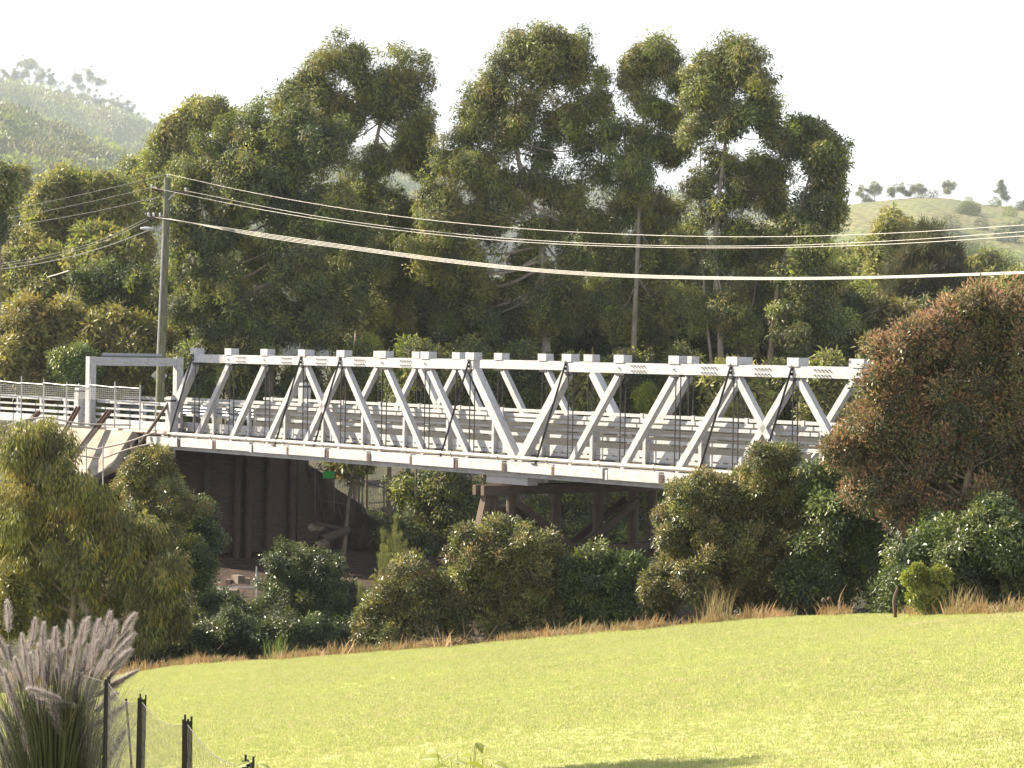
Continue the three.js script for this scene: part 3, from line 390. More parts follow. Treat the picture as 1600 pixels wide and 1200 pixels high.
function railing(z, side) {
  const g = grp('railing'), L0 = -1 * PANEL, L1 = 17 * PANEL;
  for (let i = -1; i < 17; i++) {
    const x = xs(i), m = x + PANEL / 2;
    part('rail_post', box(0.16, 1.85, 0.16, x + 0.8, -3.2 - YB, z), M.white, g);
    part('top_rail', box(PANEL - 0.01, 0.13, 0.15, m, -2.37 - YB, z + side * 0.02), M.white, g);
    if (side > 0) part('upper_board', box(PANEL - 0.012, 0.12, 0.06, m, -2.56 - YB, z + side * 0.12), M.white, g);
    if (side > 0) part('thin_rail', box(PANEL - 0.01, 0.07, 0.07, m, -2.86 - YB, z - side * 0.115), M.white, g);
    if (side > 0) part('mid_rail', box(PANEL - 0.014, 0.12, 0.07, m, -3.13 - YB, z - side * 0.115), M.white, g);
    if (side < 0) continue;
    part('kerb_board', box(PANEL - 0.012, 0.24, 0.1, m, -3.6 - YB, z - side * 0.135), M.white, g);
    part('kerb_board', box(PANEL - 0.012, 0.28, 0.1, m, -3.93 - YB, z - side * 0.135), M.white, g);
    const blocks = []; for (let k = 0; k < 6; k++) blocks.push(box(0.2, 0.072, 0.1, x + 0.25 + k * 0.5, -3.755 - YB, z - side * 0.14));
    part('spacer_blocks', merge(blocks), M.white, g);
  }
}
railing(-0.5, 1); railing(-WB + 0.5, -1);
{ // guard rails on the far side, widened and blackened to give the shaded gaps
  const g = grp('guard_rail');
  for (let i = -1; i < 17; i++) part('guard_post', box(0.18, 1.5, 0.18, xs(i) + 0.2, -3.2 - YB, -WB + 0.95), M.guard, g);
  for (const y of [-2.72, -3.02, -3.32, -3.62]) part('guard_beam', box(PANEL * 18, 0.27, 0.08, xs(8), y - YB, -WB + 1.09), M.guard, g);
}
{ // timber pier
  const g = grp('pier'), px = xs(8), P = (dx, y, z) => Lc(px + dx, y, z);
  const yb = -10.6, heads = [-5.06, -5.5];
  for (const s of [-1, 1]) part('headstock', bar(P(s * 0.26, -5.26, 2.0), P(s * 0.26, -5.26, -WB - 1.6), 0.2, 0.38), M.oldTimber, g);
  const piles = [1.25, 0.35, -1.9, -4.1, -WB + 0.2, -WB - 0.8];
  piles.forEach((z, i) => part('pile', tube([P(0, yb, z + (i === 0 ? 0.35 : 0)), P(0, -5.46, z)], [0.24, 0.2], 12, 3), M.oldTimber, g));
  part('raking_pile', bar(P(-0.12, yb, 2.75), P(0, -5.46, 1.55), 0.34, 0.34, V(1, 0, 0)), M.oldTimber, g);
  for (const s of [-1, 1]) {
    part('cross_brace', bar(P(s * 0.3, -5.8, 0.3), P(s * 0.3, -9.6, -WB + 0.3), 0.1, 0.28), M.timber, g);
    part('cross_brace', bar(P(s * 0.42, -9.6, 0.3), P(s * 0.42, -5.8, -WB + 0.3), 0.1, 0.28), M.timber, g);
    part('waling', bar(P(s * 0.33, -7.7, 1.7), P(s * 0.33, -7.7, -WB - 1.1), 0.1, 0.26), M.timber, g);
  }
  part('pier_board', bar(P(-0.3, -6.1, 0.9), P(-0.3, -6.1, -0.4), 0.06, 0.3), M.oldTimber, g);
}
{ // planked timber abutment under the left end
  const g = grp('abutment'), x0 = xs(-1) - 0.35;
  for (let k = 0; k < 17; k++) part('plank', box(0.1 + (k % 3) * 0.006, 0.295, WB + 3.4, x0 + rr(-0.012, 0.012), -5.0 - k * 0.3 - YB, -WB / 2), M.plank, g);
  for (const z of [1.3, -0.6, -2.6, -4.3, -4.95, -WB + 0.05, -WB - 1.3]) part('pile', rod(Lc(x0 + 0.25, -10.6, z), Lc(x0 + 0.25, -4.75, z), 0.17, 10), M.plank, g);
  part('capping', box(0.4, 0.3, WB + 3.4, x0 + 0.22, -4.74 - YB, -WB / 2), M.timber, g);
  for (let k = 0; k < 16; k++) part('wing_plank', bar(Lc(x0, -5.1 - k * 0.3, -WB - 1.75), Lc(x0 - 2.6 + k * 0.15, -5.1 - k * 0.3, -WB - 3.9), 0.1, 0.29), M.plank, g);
  part('pile_end', new THREE.SphereGeometry(0.42, 14, 10).scale(1, 1.15, 0.8).translate(xs(-1) + 0.95, -5.5 - YB, 0.95), mat({ map: rep(tConc, 1), color: C(1.5, 1.4, 1.25) }), g);
}
// road and things on the left approach, in the bridge's own axes
const BL = (x, y, z) => Lc(x, y, z).applyAxisAngle(V(0, 1, 0), -TH).add(bridge.position);
function beside(name, label, category, x, y, z, group) { const o = thing(name, label, category, BL(x, y, z), group); o.rotation.y = -TH; return o; }
{ const g = box(70, 0.3, WB + 1.6, 0, 0, 0), o = structure('road', g, M.road); o.position.copy(BL(-1.05 * PANEL - 35.03, -4.06, -WB / 2)); o.rotation.y = -TH; }
const A0 = -1 * PANEL;                            // where the approach begins
{
  const f = beside('white_rail_fence', 'white timber rail fence along the near side of the road left of the truss', 'fence', A0, -3.95, 0.15);
  for (let i = 0; i < 11; i++) { const x = -1.6 - i * 2.6; part('post', box(0.2, 1.4, 0.2, x, 0.62, 0), M.white, f); for (const [y, h] of [[1.3, 0.16], [0.96, 0.1], [0.66, 0.13]]) part('rail', box(2.59, h, 0.09, x + 1.3, y, 0.13 - (y > 1.2 ? 0.1 : 0)), M.white, f); part('kerb_board', box(2.585, 0.42, 0.09, x + 1.3, 0.24, 0.13), M.white, f); }
  const b = beside('white_rail_fence', 'white timber rail fence along the far side of the road behind the portal frame', 'fence', A0, -3.95, -WB - 0.15);
  for (let i = 0; i < 11; i++) { const x = -1.6 - i * 2.6; part('post', box(0.2, 1.4, 0.2, x, 0.62, 0), M.white, b); for (const [y, h] of [[1.3, 0.16], [0.96, 0.1], [0.66, 0.13]]) part('rail', box(2.59, h, 0.09, x + 1.3, y, 0.13), M.white, b); }
  const gd = beside('steel_guard_rail', 'grey steel guard rail seen through the white fence under the portal frame', 'guard rail', A0, -3.95, -WB + 0.5);
  for (let i = 0; i < 9; i++) part('post', box(0.12, 0.85, 0.1, -0.8 - i * 2, 0.42, -0.12), M.steel, gd);
  for (const y of [0.62, 0.78, 0.94]) part('beam', rod(V(0.4, y, 0), V(-18, y, 0), 0.08, 8), M.steel, gd);
  const pillars = [['stout white pillar with a dark band at the left foot of the portal frame', -7.6, 0.35, 1.75], ['white pillar beside the rusty pole at the left end of the near truss', 1.25, 0.25, 1.5], ['white capped post at the far left end of the truss behind the first hanger rods', 3.35, -WB + 0.35, 2.25]];
  for (const [label, x, z, h] of pillars) { const o = beside('white_pillar', label, 'pillar', A0 + x, -4.0, z, 'white pillars at the end of the bridge'); part('shaft', box(0.44, h, 0.44, 0, h / 2, 0), M.white, o); part('band', box(0.46, 0.09, 0.46, 0, h + 0.045, 0), M.iron, o); part('cap', box(0.4, 0.14, 0.4, 0, h + 0.16, 0), M.white, o); }
  const pf = beside('portal_frame', 'square white portal frame standing over the road left of the truss', 'portal frame', A0 - 6.25, -4.0, 0.5);
  part('post', box(0.38, 3.55, 0.38, 0, 1.78, 0), M.white, pf); part('post', box(0.38, 3.55, 0.38, 0, 1.78, -5.0), M.white, pf);
  part('beam', box(0.36, 0.42, 4.6, 0, 3.32, -2.5), M.white, pf);
  part('grey_tube', rod(V(0, 3.64, -0.6), V(0, 3.64, -4.0), 0.1, 10), M.steel, pf);
  const sf = beside('mesh_safety_fence', 'thin grey temporary mesh fence standing above the white rails at the left', 'fence', A0, -3.95, 0.75);
  for (let i = 0; i < 8; i++) { const x = -0.9 - i * 2.45; part('post', rod(V(x, -0.6, 0), V(x, 2.2 + (i % 3) * 0.1, 0), 0.035, 6), M.galv, sf); part('top_tube', rod(V(x, 2.02, 0.05), V(x - 2.43, 2.06 + (i % 2) * 0.05, 0.05), 0.03, 6), M.galv, sf); }
  const wires = []; for (let k = 0; k < 6; k++) wires.push(rod(V(-0.9, 1.42 + k * 0.1, 0.05), V(-20.5, 1.42 + k * 0.1, 0.05), 0.006, 4)); for (let x = -0.9; x > -20.5; x -= 0.2) wires.push(rod(V(x, 1.38, 0.056), V(x, 2.0, 0.056), 0.005, 3));
  part('mesh', merge(wires), M.galv, sf).userData.kind = 'stuff';
}
{ // concrete apron, struts and site clutter below the approach
  const w = beside('concrete_apron', 'sloping tan concrete wall under the left approach beside the struts', 'retaining wall', A0 - 4.6, -4.2, 1.2);
  const s = new THREE.Shape([[-4.6, 0], [4.3, 0.05], [4.1, -1.9], [2.8, -2.5], [-1.2, -2.45], [-3.6, -1.2]].map(([x, y]) => new THREE.Vector2(x, y)));
  const slab = new THREE.ExtrudeGeometry(s, { depth: 0.35, bevelEnabled: true, bevelSize: 0.03, bevelThickness: 0.03, bevelSegments: 1 }); slab.rotateX(-0.55);
  part('slab', slab, M.conc, w);
  part('ledge', box(5.2, 0.36, 0.8, 0.2, -2.35, 2.0), M.conc, w); part('ledge_end', box(0.5, 0.6, 0.9, 3.0, -2.3, 1.95), M.steel, w);
  for (const [x0, y0, x1, y1, label] of [[35, 668, 60, 645, 'leftmost raking strut, half hidden by the willow leaves'], [82, 706, 122, 637, 'middle raking strut with a rusty head above the concrete apron'], [116, 714, 171, 642, 'rightmost raking strut with a rusty head above the concrete apron']]) {
    const z = 121, p = at(x0, y0, z - 1.8), q = at(x1, y1, z - 0.6), m = p.clone().lerp(q, 0.6), o = thing('raking_strut', label, 'strut', p, 'raking struts against the concrete apron');
    for (const [n, a, b, mm] of [['shaft', p, m, M.conc], ['rusty_head', m, q, M.rust]]) { const A = a.clone().sub(p), B = b.clone().sub(p), side = V(0.09, 0.04, 0.05); part(n, merge([bar(A, B, 0.05, 0.3), bar(A.clone().add(side), B.clone().add(side), 0.2, 0.05, V(1, 0.4, 0)), bar(A.clone().sub(side), B.clone().sub(side), 0.2, 0.05, V(1, 0.4, 0))]), mm, o); }
  }
  const tp = thing('rusty_pole', 'long brown pole leaning from the concrete apron up to the end of the truss', 'pole', at(185, 742, 117)); part('shaft', tube([V(0, 0, 0), at(272, 618, 117.6).sub(tp.position)], [0.09, 0.075], 9, 3), M.oldTimber, tp);
  for (const [pts, label] of [[[[-5, 683], [70, 690], [150, 702]], 'upper white scaffold tube crossing in front of the concrete apron'], [[[-10, 672], [60, 652], [125, 662], [205, 664]], 'pale tube along the top edge of the concrete apron'], [[[30, 703], [90, 708], [155, 716]], 'lower white scaffold tube crossing in front of the concrete apron'], [[[150, 702], [195, 692], [240, 676]], 'thin pale cable rising from the apron to the truss'], [[[160, 716], [200, 702], [240, 692]], 'lower thin pale cable sagging from the apron to the truss']]) { const o = thing('scaffold_tube', label, 'tube', at(pts[0][0], pts[0][1], 114)); part('tube', tube(pts.map(([x, y]) => at(x, y, 114).sub(o.position)), [0.04, 0.04], 7, 8), M.pipe, o); }
  for (const [x, label] of [[135, 'left thin scaffold standard below the concrete ledge'], [161, 'right thin scaffold standard below the concrete ledge']]) { const o = thing('scaffold_standard', label, 'pole', at(x, 760, 113.6)); part('tube', rod(V(0, 0, 0), at(x, 694, 113.6).sub(o.position), 0.03, 6), M.galv, o); }
}


// ------------------------------------------------------------------ power pole and wires
{
  const z = 128, b = at(249, 640, z), o = thing('power_pole', 'greenish timber power pole with two crossarms beside the white portal frame', 'power pole', b);
  const L = (px, py, d = 0) => at(px, py, z + d).sub(b), top = L(262, 278);
  part('pole', tube([V(0, -0.5, 0), L(255, 480), top], [0.24, 0.21, 0.17], 12, 4), M.pole, o);
  part('conduit', rod(L(246, 555, -0.25), L(255, 365, -0.25), 0.045, 7), M.galv, o);
  const arm = (name, p, q, t) => part(name, bar(p, q, t, t), M.oldTimber, o);
  arm('crossarm', L(236, 296, -0.22), L(294, 302, 1.2), 0.13); arm('crossarm', L(230, 340, -0.22), L(262, 341, -0.22), 0.12);
  part('arm_brace', bar(L(275, 300, -0.2), L(263, 312, -0.2), 0.05, 0.05), M.galv, o);
  for (const [x, y, d] of [[237, 296, -0.22], [290, 301, 1.1], [262, 279, 0], [232, 340, -0.22], [240, 340, -0.22], [250, 341, -0.22]]) part('insulator', new THREE.LatheGeometry([[0.001, 0.26], [0.05, 0.25], [0.06, 0.18], [0.035, 0.16], [0.06, 0.1], [0.02, 0.08], [0.02, 0]].map(([a, c]) => new THREE.Vector2(a, c)), 10).translate(...L(x, y, d).toArray()), M.lamp, o);
  const lp = L(233, 357, -0.6); part('lamp_arm', tube([L(258, 352, -0.1), L(246, 360, -0.4), lp], [0.03, 0.025], 6, 5), M.galv, o);
  part('street_lamp', new THREE.SphereGeometry(1, 14, 8).scale(0.34, 0.09, 0.13).translate(lp.x - 0.12, lp.y, lp.z), M.lamp, o);
  const sb = at(249, 618, z + 0.4), s = thing('road_sign', 'grey back of a diamond road sign on a thin post behind the portal frame', 'road sign', sb);
  part('plate', box(0.62, 0.62, 0.012).rotateZ(Math.PI / 4).rotateY(0.5).translate(...at(249, 587, z + 0.4).sub(sb).toArray()), M.signBack, s); part('post', rod(V(0, -0.4, 0), at(249, 578, z + 0.45).sub(sb), 0.03, 7), M.galv, s);
  const wire = (label, pts, r = 0.011) => { const p = pts.map(([x, y, d]) => at(x, y, d)), w = thing('power_line', label, 'power line', p[0]); part('wire', tube(p.map((q) => q.sub(w.position)), [r, r], 5, 40), M.wire, w); };
  wire('topmost wire from the pole top running right across the trees', [[262, 272, 128], [400, 302, 123], [600, 335, 115], [800, 356, 107], [1000, 367, 100], [1200, 370, 94], [1400, 364, 88], [1640, 349, 82]]);
  wire('second wire from the top on the right, off the near end of the upper crossarm', [[237, 293, 128], [400, 326, 123], [600, 357, 114], [800, 377, 106], [1000, 386, 99], [1200, 387, 93], [1400, 381, 87], [1640, 366, 81]]);
  wire('third wire from the top on the right, off the far end of the upper crossarm', [[290, 298, 129], [450, 330, 124], [600, 353, 116], [800, 373, 108], [1000, 383, 101], [1200, 384, 95], [1400, 376, 89], [1640, 359, 83]]);
  const low = ['uppermost', 'second', 'third', 'lowest'];
  low.forEach((n, i) => wire(n + ' cable of the thick lower bundle running right from the pole', [[232 + i * 8, 338 + i * 0.6, 128], [400, 363 + i * 1.9, 123], [560, 386 + i * 1.8, 116], [700, 405 + i * 1.7, 110], [830, 419 + i * 1.6, 105], [920, 425.5 + i * 1.6, 101], [1000, 429.5 + i * 1.5, 98], [1200, 433.5 + i * 1.2, 91], [1400, 431 + i * 1.1, 84], [1660, 422 + i * 1.1, 77]], 0.0125));
  wire('topmost wire running left from the pole top', [[262, 272, 128], [180, 292, 127], [90, 312, 126], [-30, 336, 125]]);
  wire('second wire running left, off the upper crossarm', [[237, 293, 128], [160, 311, 127], [80, 328, 126], [-30, 349, 125]]);
  wire('third wire running left, just below the upper crossarm', [[256, 306, 128], [160, 328, 127], [80, 343, 126], [-30, 361, 125]]);
  [[340, 413], [344, 417], [357, 421]].forEach(([a, b], i) => wire(['upper', 'middle', 'lower bright'][i] + ' cable of the low bundle running left under the street lamp', [[i === 2 ? 240 : 232, a, 128], [160, a + (b - a) * 0.42 + 3, 127], [80, a + (b - a) * 0.75 + 3, 126], [-30, b + 4, 125]], i === 2 ? 0.02 : 0.011));
  wire('short bright length of low wire seen against the trees at the left', [[75, 433, 132], [92, 428, 131], [108, 423, 130]], 0.035);
}


// ------------------------------------------------------------------ under the bridge
{
  const gp = (px, z) => { const p = at(px, 700, z); p.y = groundY(p.x, z); return p; };
  const boards = ['pale broken slab lying at the foot of the abutment wing', 'grey squared log lying beside the slab at the foot of the wing', 'small pale stone left of the broken slab', 'flat stone below the abutment piles', 'light splintered log pointing up from the rubble heap', 'low dark boulder in the rubble heap'];
  const STONE = new THREE.IcosahedronGeometry(1, 2); { const p = STONE.attributes.position; for (let i = 0; i < p.count; i++) { const v = V(p.getX(i), p.getY(i), p.getZ(i)), k = 1 + 0.5 * fbm(v.x * 1.3, v.y * 1.3, v.z * 1.3); p.setXYZ(i, v.x * k, v.y * k, v.z * k); } STONE.computeVertexNormals(); }
  [[495, 825, 116, 0.7, 0.4, 0.6], [520, 838, 115.5, 0.9, 0.18, 0.25], [470, 852, 115, 0.45, 0.28, 0.4], [452, 853, 115, 0.5, 0.15, 0.5], [515, 824, 116, 0.8, 0.1, 0.12], [505, 850, 114.5, 0.6, 0.35, 0.5]].forEach(([px, py, z, a, b, c], i) => { const o = thing(i % 3 === 1 ? 'log' : 'stone', boards[i], i % 3 === 1 ? 'log' : 'stone', at(px, py, z)); const m = part('block', i % 3 === 1 ? tube([V(-a, -0.15, 0), V(a, 0.25, 0.2)], [c, c * 0.8], 8, 3) : STONE, i % 3 === 1 ? M.oldTimber : M.stone, o); if (i % 3 !== 1) m.scale.set(a * 0.6, b * 0.6, c * 0.6); m.rotation.y = i; });
  const hoard = thing('site_sign', 'small bright green notice on the mesh fence under the bridge', 'sign', at(513, 742, 122)); part('board', box(0.55, 0.34, 0.02), M.green, hoard);
  const mf = thing('mesh_fence', 'dark chain mesh fence under the far side of the bridge by the green notice', 'fence', at(545, 800, 123)); const L = (x, y, z = 123) => at(x, y, z).sub(mf.position);
  for (const x of [492, 522, 566, 600]) part('post', rod(L(x, 800), L(x, x < 530 ? 734 : 745 + (x - 560) * 0.2), 0.035, 6), M.net, mf);
  part('top_tube', rod(L(490, 732), L(548, 742), 0.035, 6), M.net, mf); part('top_tube', rod(L(552, 744), L(612, 768), 0.035, 6), M.net, mf); part('bottom_tube', rod(L(500, 782), L(542, 788), 0.03, 6), M.net, mf); part('bottom_tube', rod(L(566, 800), L(608, 816), 0.03, 6), M.net, mf);
  const ws = []; for (let k = 0; k < 28; k++) { const x = 492 + k * 4; ws.push(rod(L(x, 735 + Math.max(0, x - 545) * 0.42), L(x + 6, 788 + Math.max(0, x - 560) * 0.4), 0.006, 3)); ws.push(rod(L(x + 6, 737 + Math.max(0, x - 545) * 0.42), L(x, 786 + Math.max(0, x - 560) * 0.4), 0.006, 3)); } part('mesh', merge(ws), M.net, mf).userData.kind = 'stuff';
  const tk = thing('site_tank', 'small teal tank in a pale frame low in the shade under the bridge', 'tank', at(345, 945, 98)); const T = (x, y, z = 98) => at(x, y, z).sub(tk.position);
  part('panel', box(1.3, 0.55, 0.8, ...T(342, 936).toArray()), M.teal, tk); part('rim', box(1.5, 0.14, 0.9, ...T(342, 923).toArray()), M.stone, tk); part('rail', rod(T(300, 918), T(402, 918), 0.03, 6), M.galv, tk); part('post', rod(T(318, 945), T(318, 915), 0.03, 6), M.galv, tk); part('post', rod(T(401, 945), T(401, 885), 0.03, 6), M.galv, tk);
  for (const [x, y, s, label] of [[372, 905, 0.32, 'pale rubble block behind the teal tank'], [386, 908, 0.24, 'smaller pale rubble block behind the teal tank'], [358, 909, 0.2, 'smallest pale rubble block behind the teal tank']]) { const o = thing('rubble_block', label, 'rubble', at(x, y, 99)); part('block', box(s * 1.6, s, s).rotateY(s * 7), M.stone, o); }
  tree('bare_tree', 'thin bare leaning trunk beside the mesh fence under the bridge', 'tree', 'hazy', 124, [[546, 728, 16], [560, 722, 14], [535, 722, 14]], { trunk: [[541, 0], [543, 800], [549, 740], [546, 720]], girth: 0.1, bark: M.bark });
}
const shrubs = (z, sp, rows, o = {}) => rows.forEach(([label, ms, extra]) => tree('bush', label, 'bush', sp, z, ms, { girth: 0.06, stems: 3, ...o, ...extra }));
shrubs(126, 'dense', [['dark leafy bush seen under the bridge left of the pier', [[640, 782, 26], [690, 772, 30], [730, 790, 26], [660, 822, 34], [720, 842, 34], [632, 852, 28], [690, 882, 36], [750, 862, 30], [690, 930, 40], [740, 920, 40]]], ['dark bush in deep shade behind the pier timbers', [[900, 800, 34], [960, 820, 34], [860, 830, 34], [930, 860, 40], [1000, 860, 36], [880, 890, 40]]], ['dark bush behind the right side of the pier', [[1040, 790, 34], [1000, 790, 30], [965, 775, 26], [1030, 765, 26], [1080, 830, 36], [1060, 880, 40]]]], { girth: 0.1 });
function feathery(name, label, z, tips, foot) {      // a sapling of upright needle-clad shoots
  const b = at(foot[0], foot[1], z), fy = b.y; b.y = groundY(b.x, z); const o = thing(name, label, 'sapling', b), stems = [], list = [], k = z / F;
  for (const [px, py, w] of tips) {
    const tip = at(px, py, z + gauss() * 0.4).sub(b), root = V(gauss() * 0.1, -0.1, gauss() * 0.1), mid = V(tip.x * 0.75, Math.max(0.3, fy - b.y), tip.z * 0.7), c = new THREE.CatmullRomCurve3([root, mid, tip]);
    stems.push(tube([root, mid, tip], [0.03, 0.018, 0.004], 5, 8));
    for (let i = 0; i < 70; i++) { const t = rr(0.25, 1), p = c.getPoint(t), d = V(gauss(), 0.9, gauss()).normalize(), r = w * k * (1.15 - t) * 1.3; list.push([p.add(V(gauss() * r, gauss() * 0.05, gauss() * r)), rr(0.3, 0.55) * (1.25 - 0.7 * t), pick(SPECIES.needle.cols), 0.25, 1.3, d]); }
  }
  part('stems', merge(stems), M.twig, o).userData.kind = 'stuff'; instances('needles', SPECIES.needle.geo[0], leafFine, list, o);
}
feathery('casuarina_sapling', 'narrow feathery casuarina sapling standing left of the cream-tipped bushes', 92, [[618, 804, 7], [615, 822, 9], [607, 836, 8], [626, 832, 8], [598, 826, 5], [634, 848, 7], [603, 856, 9], [629, 866, 9], [615, 860, 10], [594, 868, 6], [638, 880, 7], [610, 885, 10], [622, 890, 10]], [615, 930]);
feathery('feathery_seedling', 'small pale pointed seedling left of the casuarina sapling above the gully shrubs', 80, [[563, 914, 4], [568, 930, 5], [572, 945, 6], [565, 950, 6], [577, 955, 5]], [571, 985]);
shrubs(88, 'glossy', [['dark gully shrub in the shade right of the willow', [[320, 952, 28], [350, 972, 30], [305, 990, 26], [370, 990, 30], [330, 1020, 26]]], ['dark gully shrub third from the willow, under the bridge shade', [[440, 985, 32], [400, 975, 24], [470, 1010, 30], [420, 1010, 30]]], ['dark gully shrub rising in front of the earth bank under the bridge', [[455, 895, 28], [480, 920, 32], [440, 930, 30], [510, 900, 26], [470, 960, 34]]], ['dark gully shrub left of the cream-tipped bushes', [[520, 965, 32], [545, 945, 26], [555, 990, 30], [500, 1000, 34], [540, 1010, 26]]]], { tint: C(0.75, 0.75, 0.75) });  // grey tint darkens these leaves to stand in for shade
shrubs(79, 'glossy', [['low dark shrub at the lawn edge below the willow', [[215, 1010, 22], [250, 1015, 22], [190, 1020, 20]]], ['low dark shrub at the lawn edge right of the willow', [[300, 1012, 22], [335, 1008, 24], [280, 1000, 20]]], ['low dark shrub at the lawn edge in front of the teal tank', [[385, 1000, 26], [420, 1005, 22], [360, 985, 20]]], ['low dark shrub at the lawn edge left of the low cream-tipped bush', [[465, 1000, 26], [510, 1005, 24], [540, 1000, 20]]]], { tint: C(0.75, 0.75, 0.75) });  // leaf tint carries the gully shade here too
// ------------------------------------------------------------------ foreground bushes
tree('willow', 'drooping olive-yellow willow filling the left below the bridge', 'tree', 'willow', 74, [[58, 692, 28], [30, 712, 34], [90, 717, 28], [50, 762, 42], [105, 762, 36], [20, 812, 44], [80, 822, 44], [140, 800, 34], [175, 830, 32], [225, 845, 28], [60, 882, 46], [130, 882, 44], [200, 890, 38], [258, 905, 28], [100, 942, 44], [170, 950, 40], [240, 955, 32], [270, 975, 20], [30, 930, 40], [225, 1000, 24], [150, 1005, 34], [90, 1010, 40], [265, 930, 22], [10, 870, 40]], { trunk: [[140, 0], [135, 960], [100, 850], [62, 700]], girth: 0.2, stems: 4 });
tree('bush', 'round-leaved bush with yellowish tips in front of the left abutment', 'bush', 'tipped', 82, [[232, 742, 26], [214, 772, 28], [255, 777, 26], [245, 730, 18], [280, 802, 26], [250, 832, 32], [215, 815, 28]], { girth: 0.08, stems: 4, tint: C(1.25, 1.25, 1.0) });
tree('bush', 'darker bush right of the yellow-tipped bush, against the dark abutment', 'bush', 'glossy', 84, [[305, 832, 26], [322, 852, 20], [290, 872, 32], [310, 900, 26], [275, 900, 30], [312, 800, 12]], { girth: 0.06, stems: 3 });
shrubs(66, 'tipped', [
  ['low cream-tipped bush at the left end of the bushes along the lawn', [[640, 912, 26], [620, 942, 28], [660, 932, 28], [592, 967, 26], [640, 972, 32], [680, 962, 30], [577, 987, 18], [660, 995, 26], [610, 1000, 24], [705, 975, 26], [695, 1000, 20]]],
  ['tall cream-tipped bush in front of the raking timber of the pier', [[740, 857, 22], [780, 852, 24], [820, 862, 24], [850, 870, 20], [730, 892, 28], [780, 897, 32], [830, 905, 32], [760, 942, 34], [820, 955, 34], [720, 942, 28], [780, 985, 26], [850, 960, 30], [868, 915, 22], [865, 985, 24]]]]);
tree('bush', 'greener bush with curling leaves in front of the middle of the pier', 'bush', 'glossy', 66, [[930, 887, 22], [907, 900, 22], [955, 897, 22], [982, 892, 13], [920, 932, 32], [970, 932, 26], [890, 952, 28], [940, 965, 28], [990, 952, 24], [900, 985, 26], [1005, 960, 22], [1000, 915, 16]], { girth: 0.06, stems: 4 });
tree('bush', 'big cream-tipped bush climbing above the deck at the right end of the visible bridge', 'bush', 'tipped', 65, [[1200, 735, 22], [1222, 722, 16], [1175, 765, 24], [1105, 767, 18], [1072, 790, 22], [1130, 792, 26], [1055, 815, 20], [1100, 832, 32], [1160, 815, 34], [1210, 790, 32], [1050, 848, 18], [1110, 880, 36], [1180, 870, 40], [1235, 840, 34], [1062, 888, 24], [1045, 920, 26], [1090, 932, 34], [1150, 932, 36], [1030, 960, 20], [1205, 940, 30], [1020, 925, 20], [1250, 900, 30], [1240, 780, 24]], { girth: 0.09, stems: 5 });
tree('bush', 'dark glossy bush between the big cream-tipped bush and the brown tree', 'bush', 'glossy', 64, [[1272, 762, 24], [1300, 752, 22], [1290, 815, 34], [1340, 800, 34], [1280, 880, 36], [1350, 870, 38], [1300, 930, 32], [1370, 920, 34], [1245, 930, 30], [1395, 860, 34]], { girth: 0.08, stems: 5 });
tree('brown_tree', 'large tree with reddish-brown leaves at the right edge in front of the bridge', 'tree', 'brown', 58, [[1500, 512, 28], [1540, 492, 28], [1470, 532, 28], [1432, 542, 24], [1395, 562, 20], [1412, 592, 32], [1460, 582, 34], [1520, 562, 38], [1575, 505, 32], [1382, 620, 28], [1430, 642, 36], [1500, 642, 40], [1570, 602, 42], [1345, 672, 24], [1328, 700, 18], [1390, 692, 34], [1450, 712, 38], [1520, 722, 40], [1590, 690, 42], [1370, 752, 32], [1420, 780, 38], [1480, 790, 38], [1560, 790, 40], [1610, 560, 36], [1620, 640, 44], [1620, 760, 44], [1440, 830, 34], [1500, 832, 36], [1560, 842, 36], [1605, 830, 38], [1352, 782, 26], [1312, 712, 14]], { fill: 0.5, trunk: [[1512, 0], [1500, 900], [1505, 790], [1525, 680], [1540, 540]], girth: 0.13, stems: 3 });
shrubs(56, 'glossy', [['dark glossy bush at the foot of the brown tree, left of its trunk', [[1430, 882, 34], [1410, 930, 28], [1460, 932, 28], [1460, 850, 30]]], ['dark glossy bush at the foot of the brown tree at the right edge', [[1500, 872, 36], [1570, 872, 38], [1530, 930, 30], [1590, 930, 30], [1550, 830, 34], [1615, 880, 36]]]]);
tree('sapling', 'bright yellow-green sapling at the lawn edge under the brown tree', 'sapling', 'lime', 52, [[1440, 900, 8], [1453, 912, 8], [1466, 898, 6], [1430, 918, 6], [1446, 932, 8], [1472, 916, 6], [1434, 892, 4], [1458, 930, 6], [1440, 945, 7], [1456, 948, 6], [1428, 936, 5], [1469, 938, 5], [1420, 905, 4], [1478, 900, 4]], { girth: 0.012, stems: 4, swell: 0.8, spread: 1.2, dens: 0.35, scale: 0.6, tint: C(0.75, 0.75, 0.9) });
{ const b = at(1399, 957, 51), o = thing('dead_sapling', 'short grey dead stem standing at the lawn edge left of the bright sapling', 'dead sapling', b); part('stem', tube([V(0, -0.1, 0), at(1397, 935, 51).sub(b), at(1403, 918, 51).sub(b)], [0.04, 0.035, 0.02], 7, 5), M.oldTimber, o); }
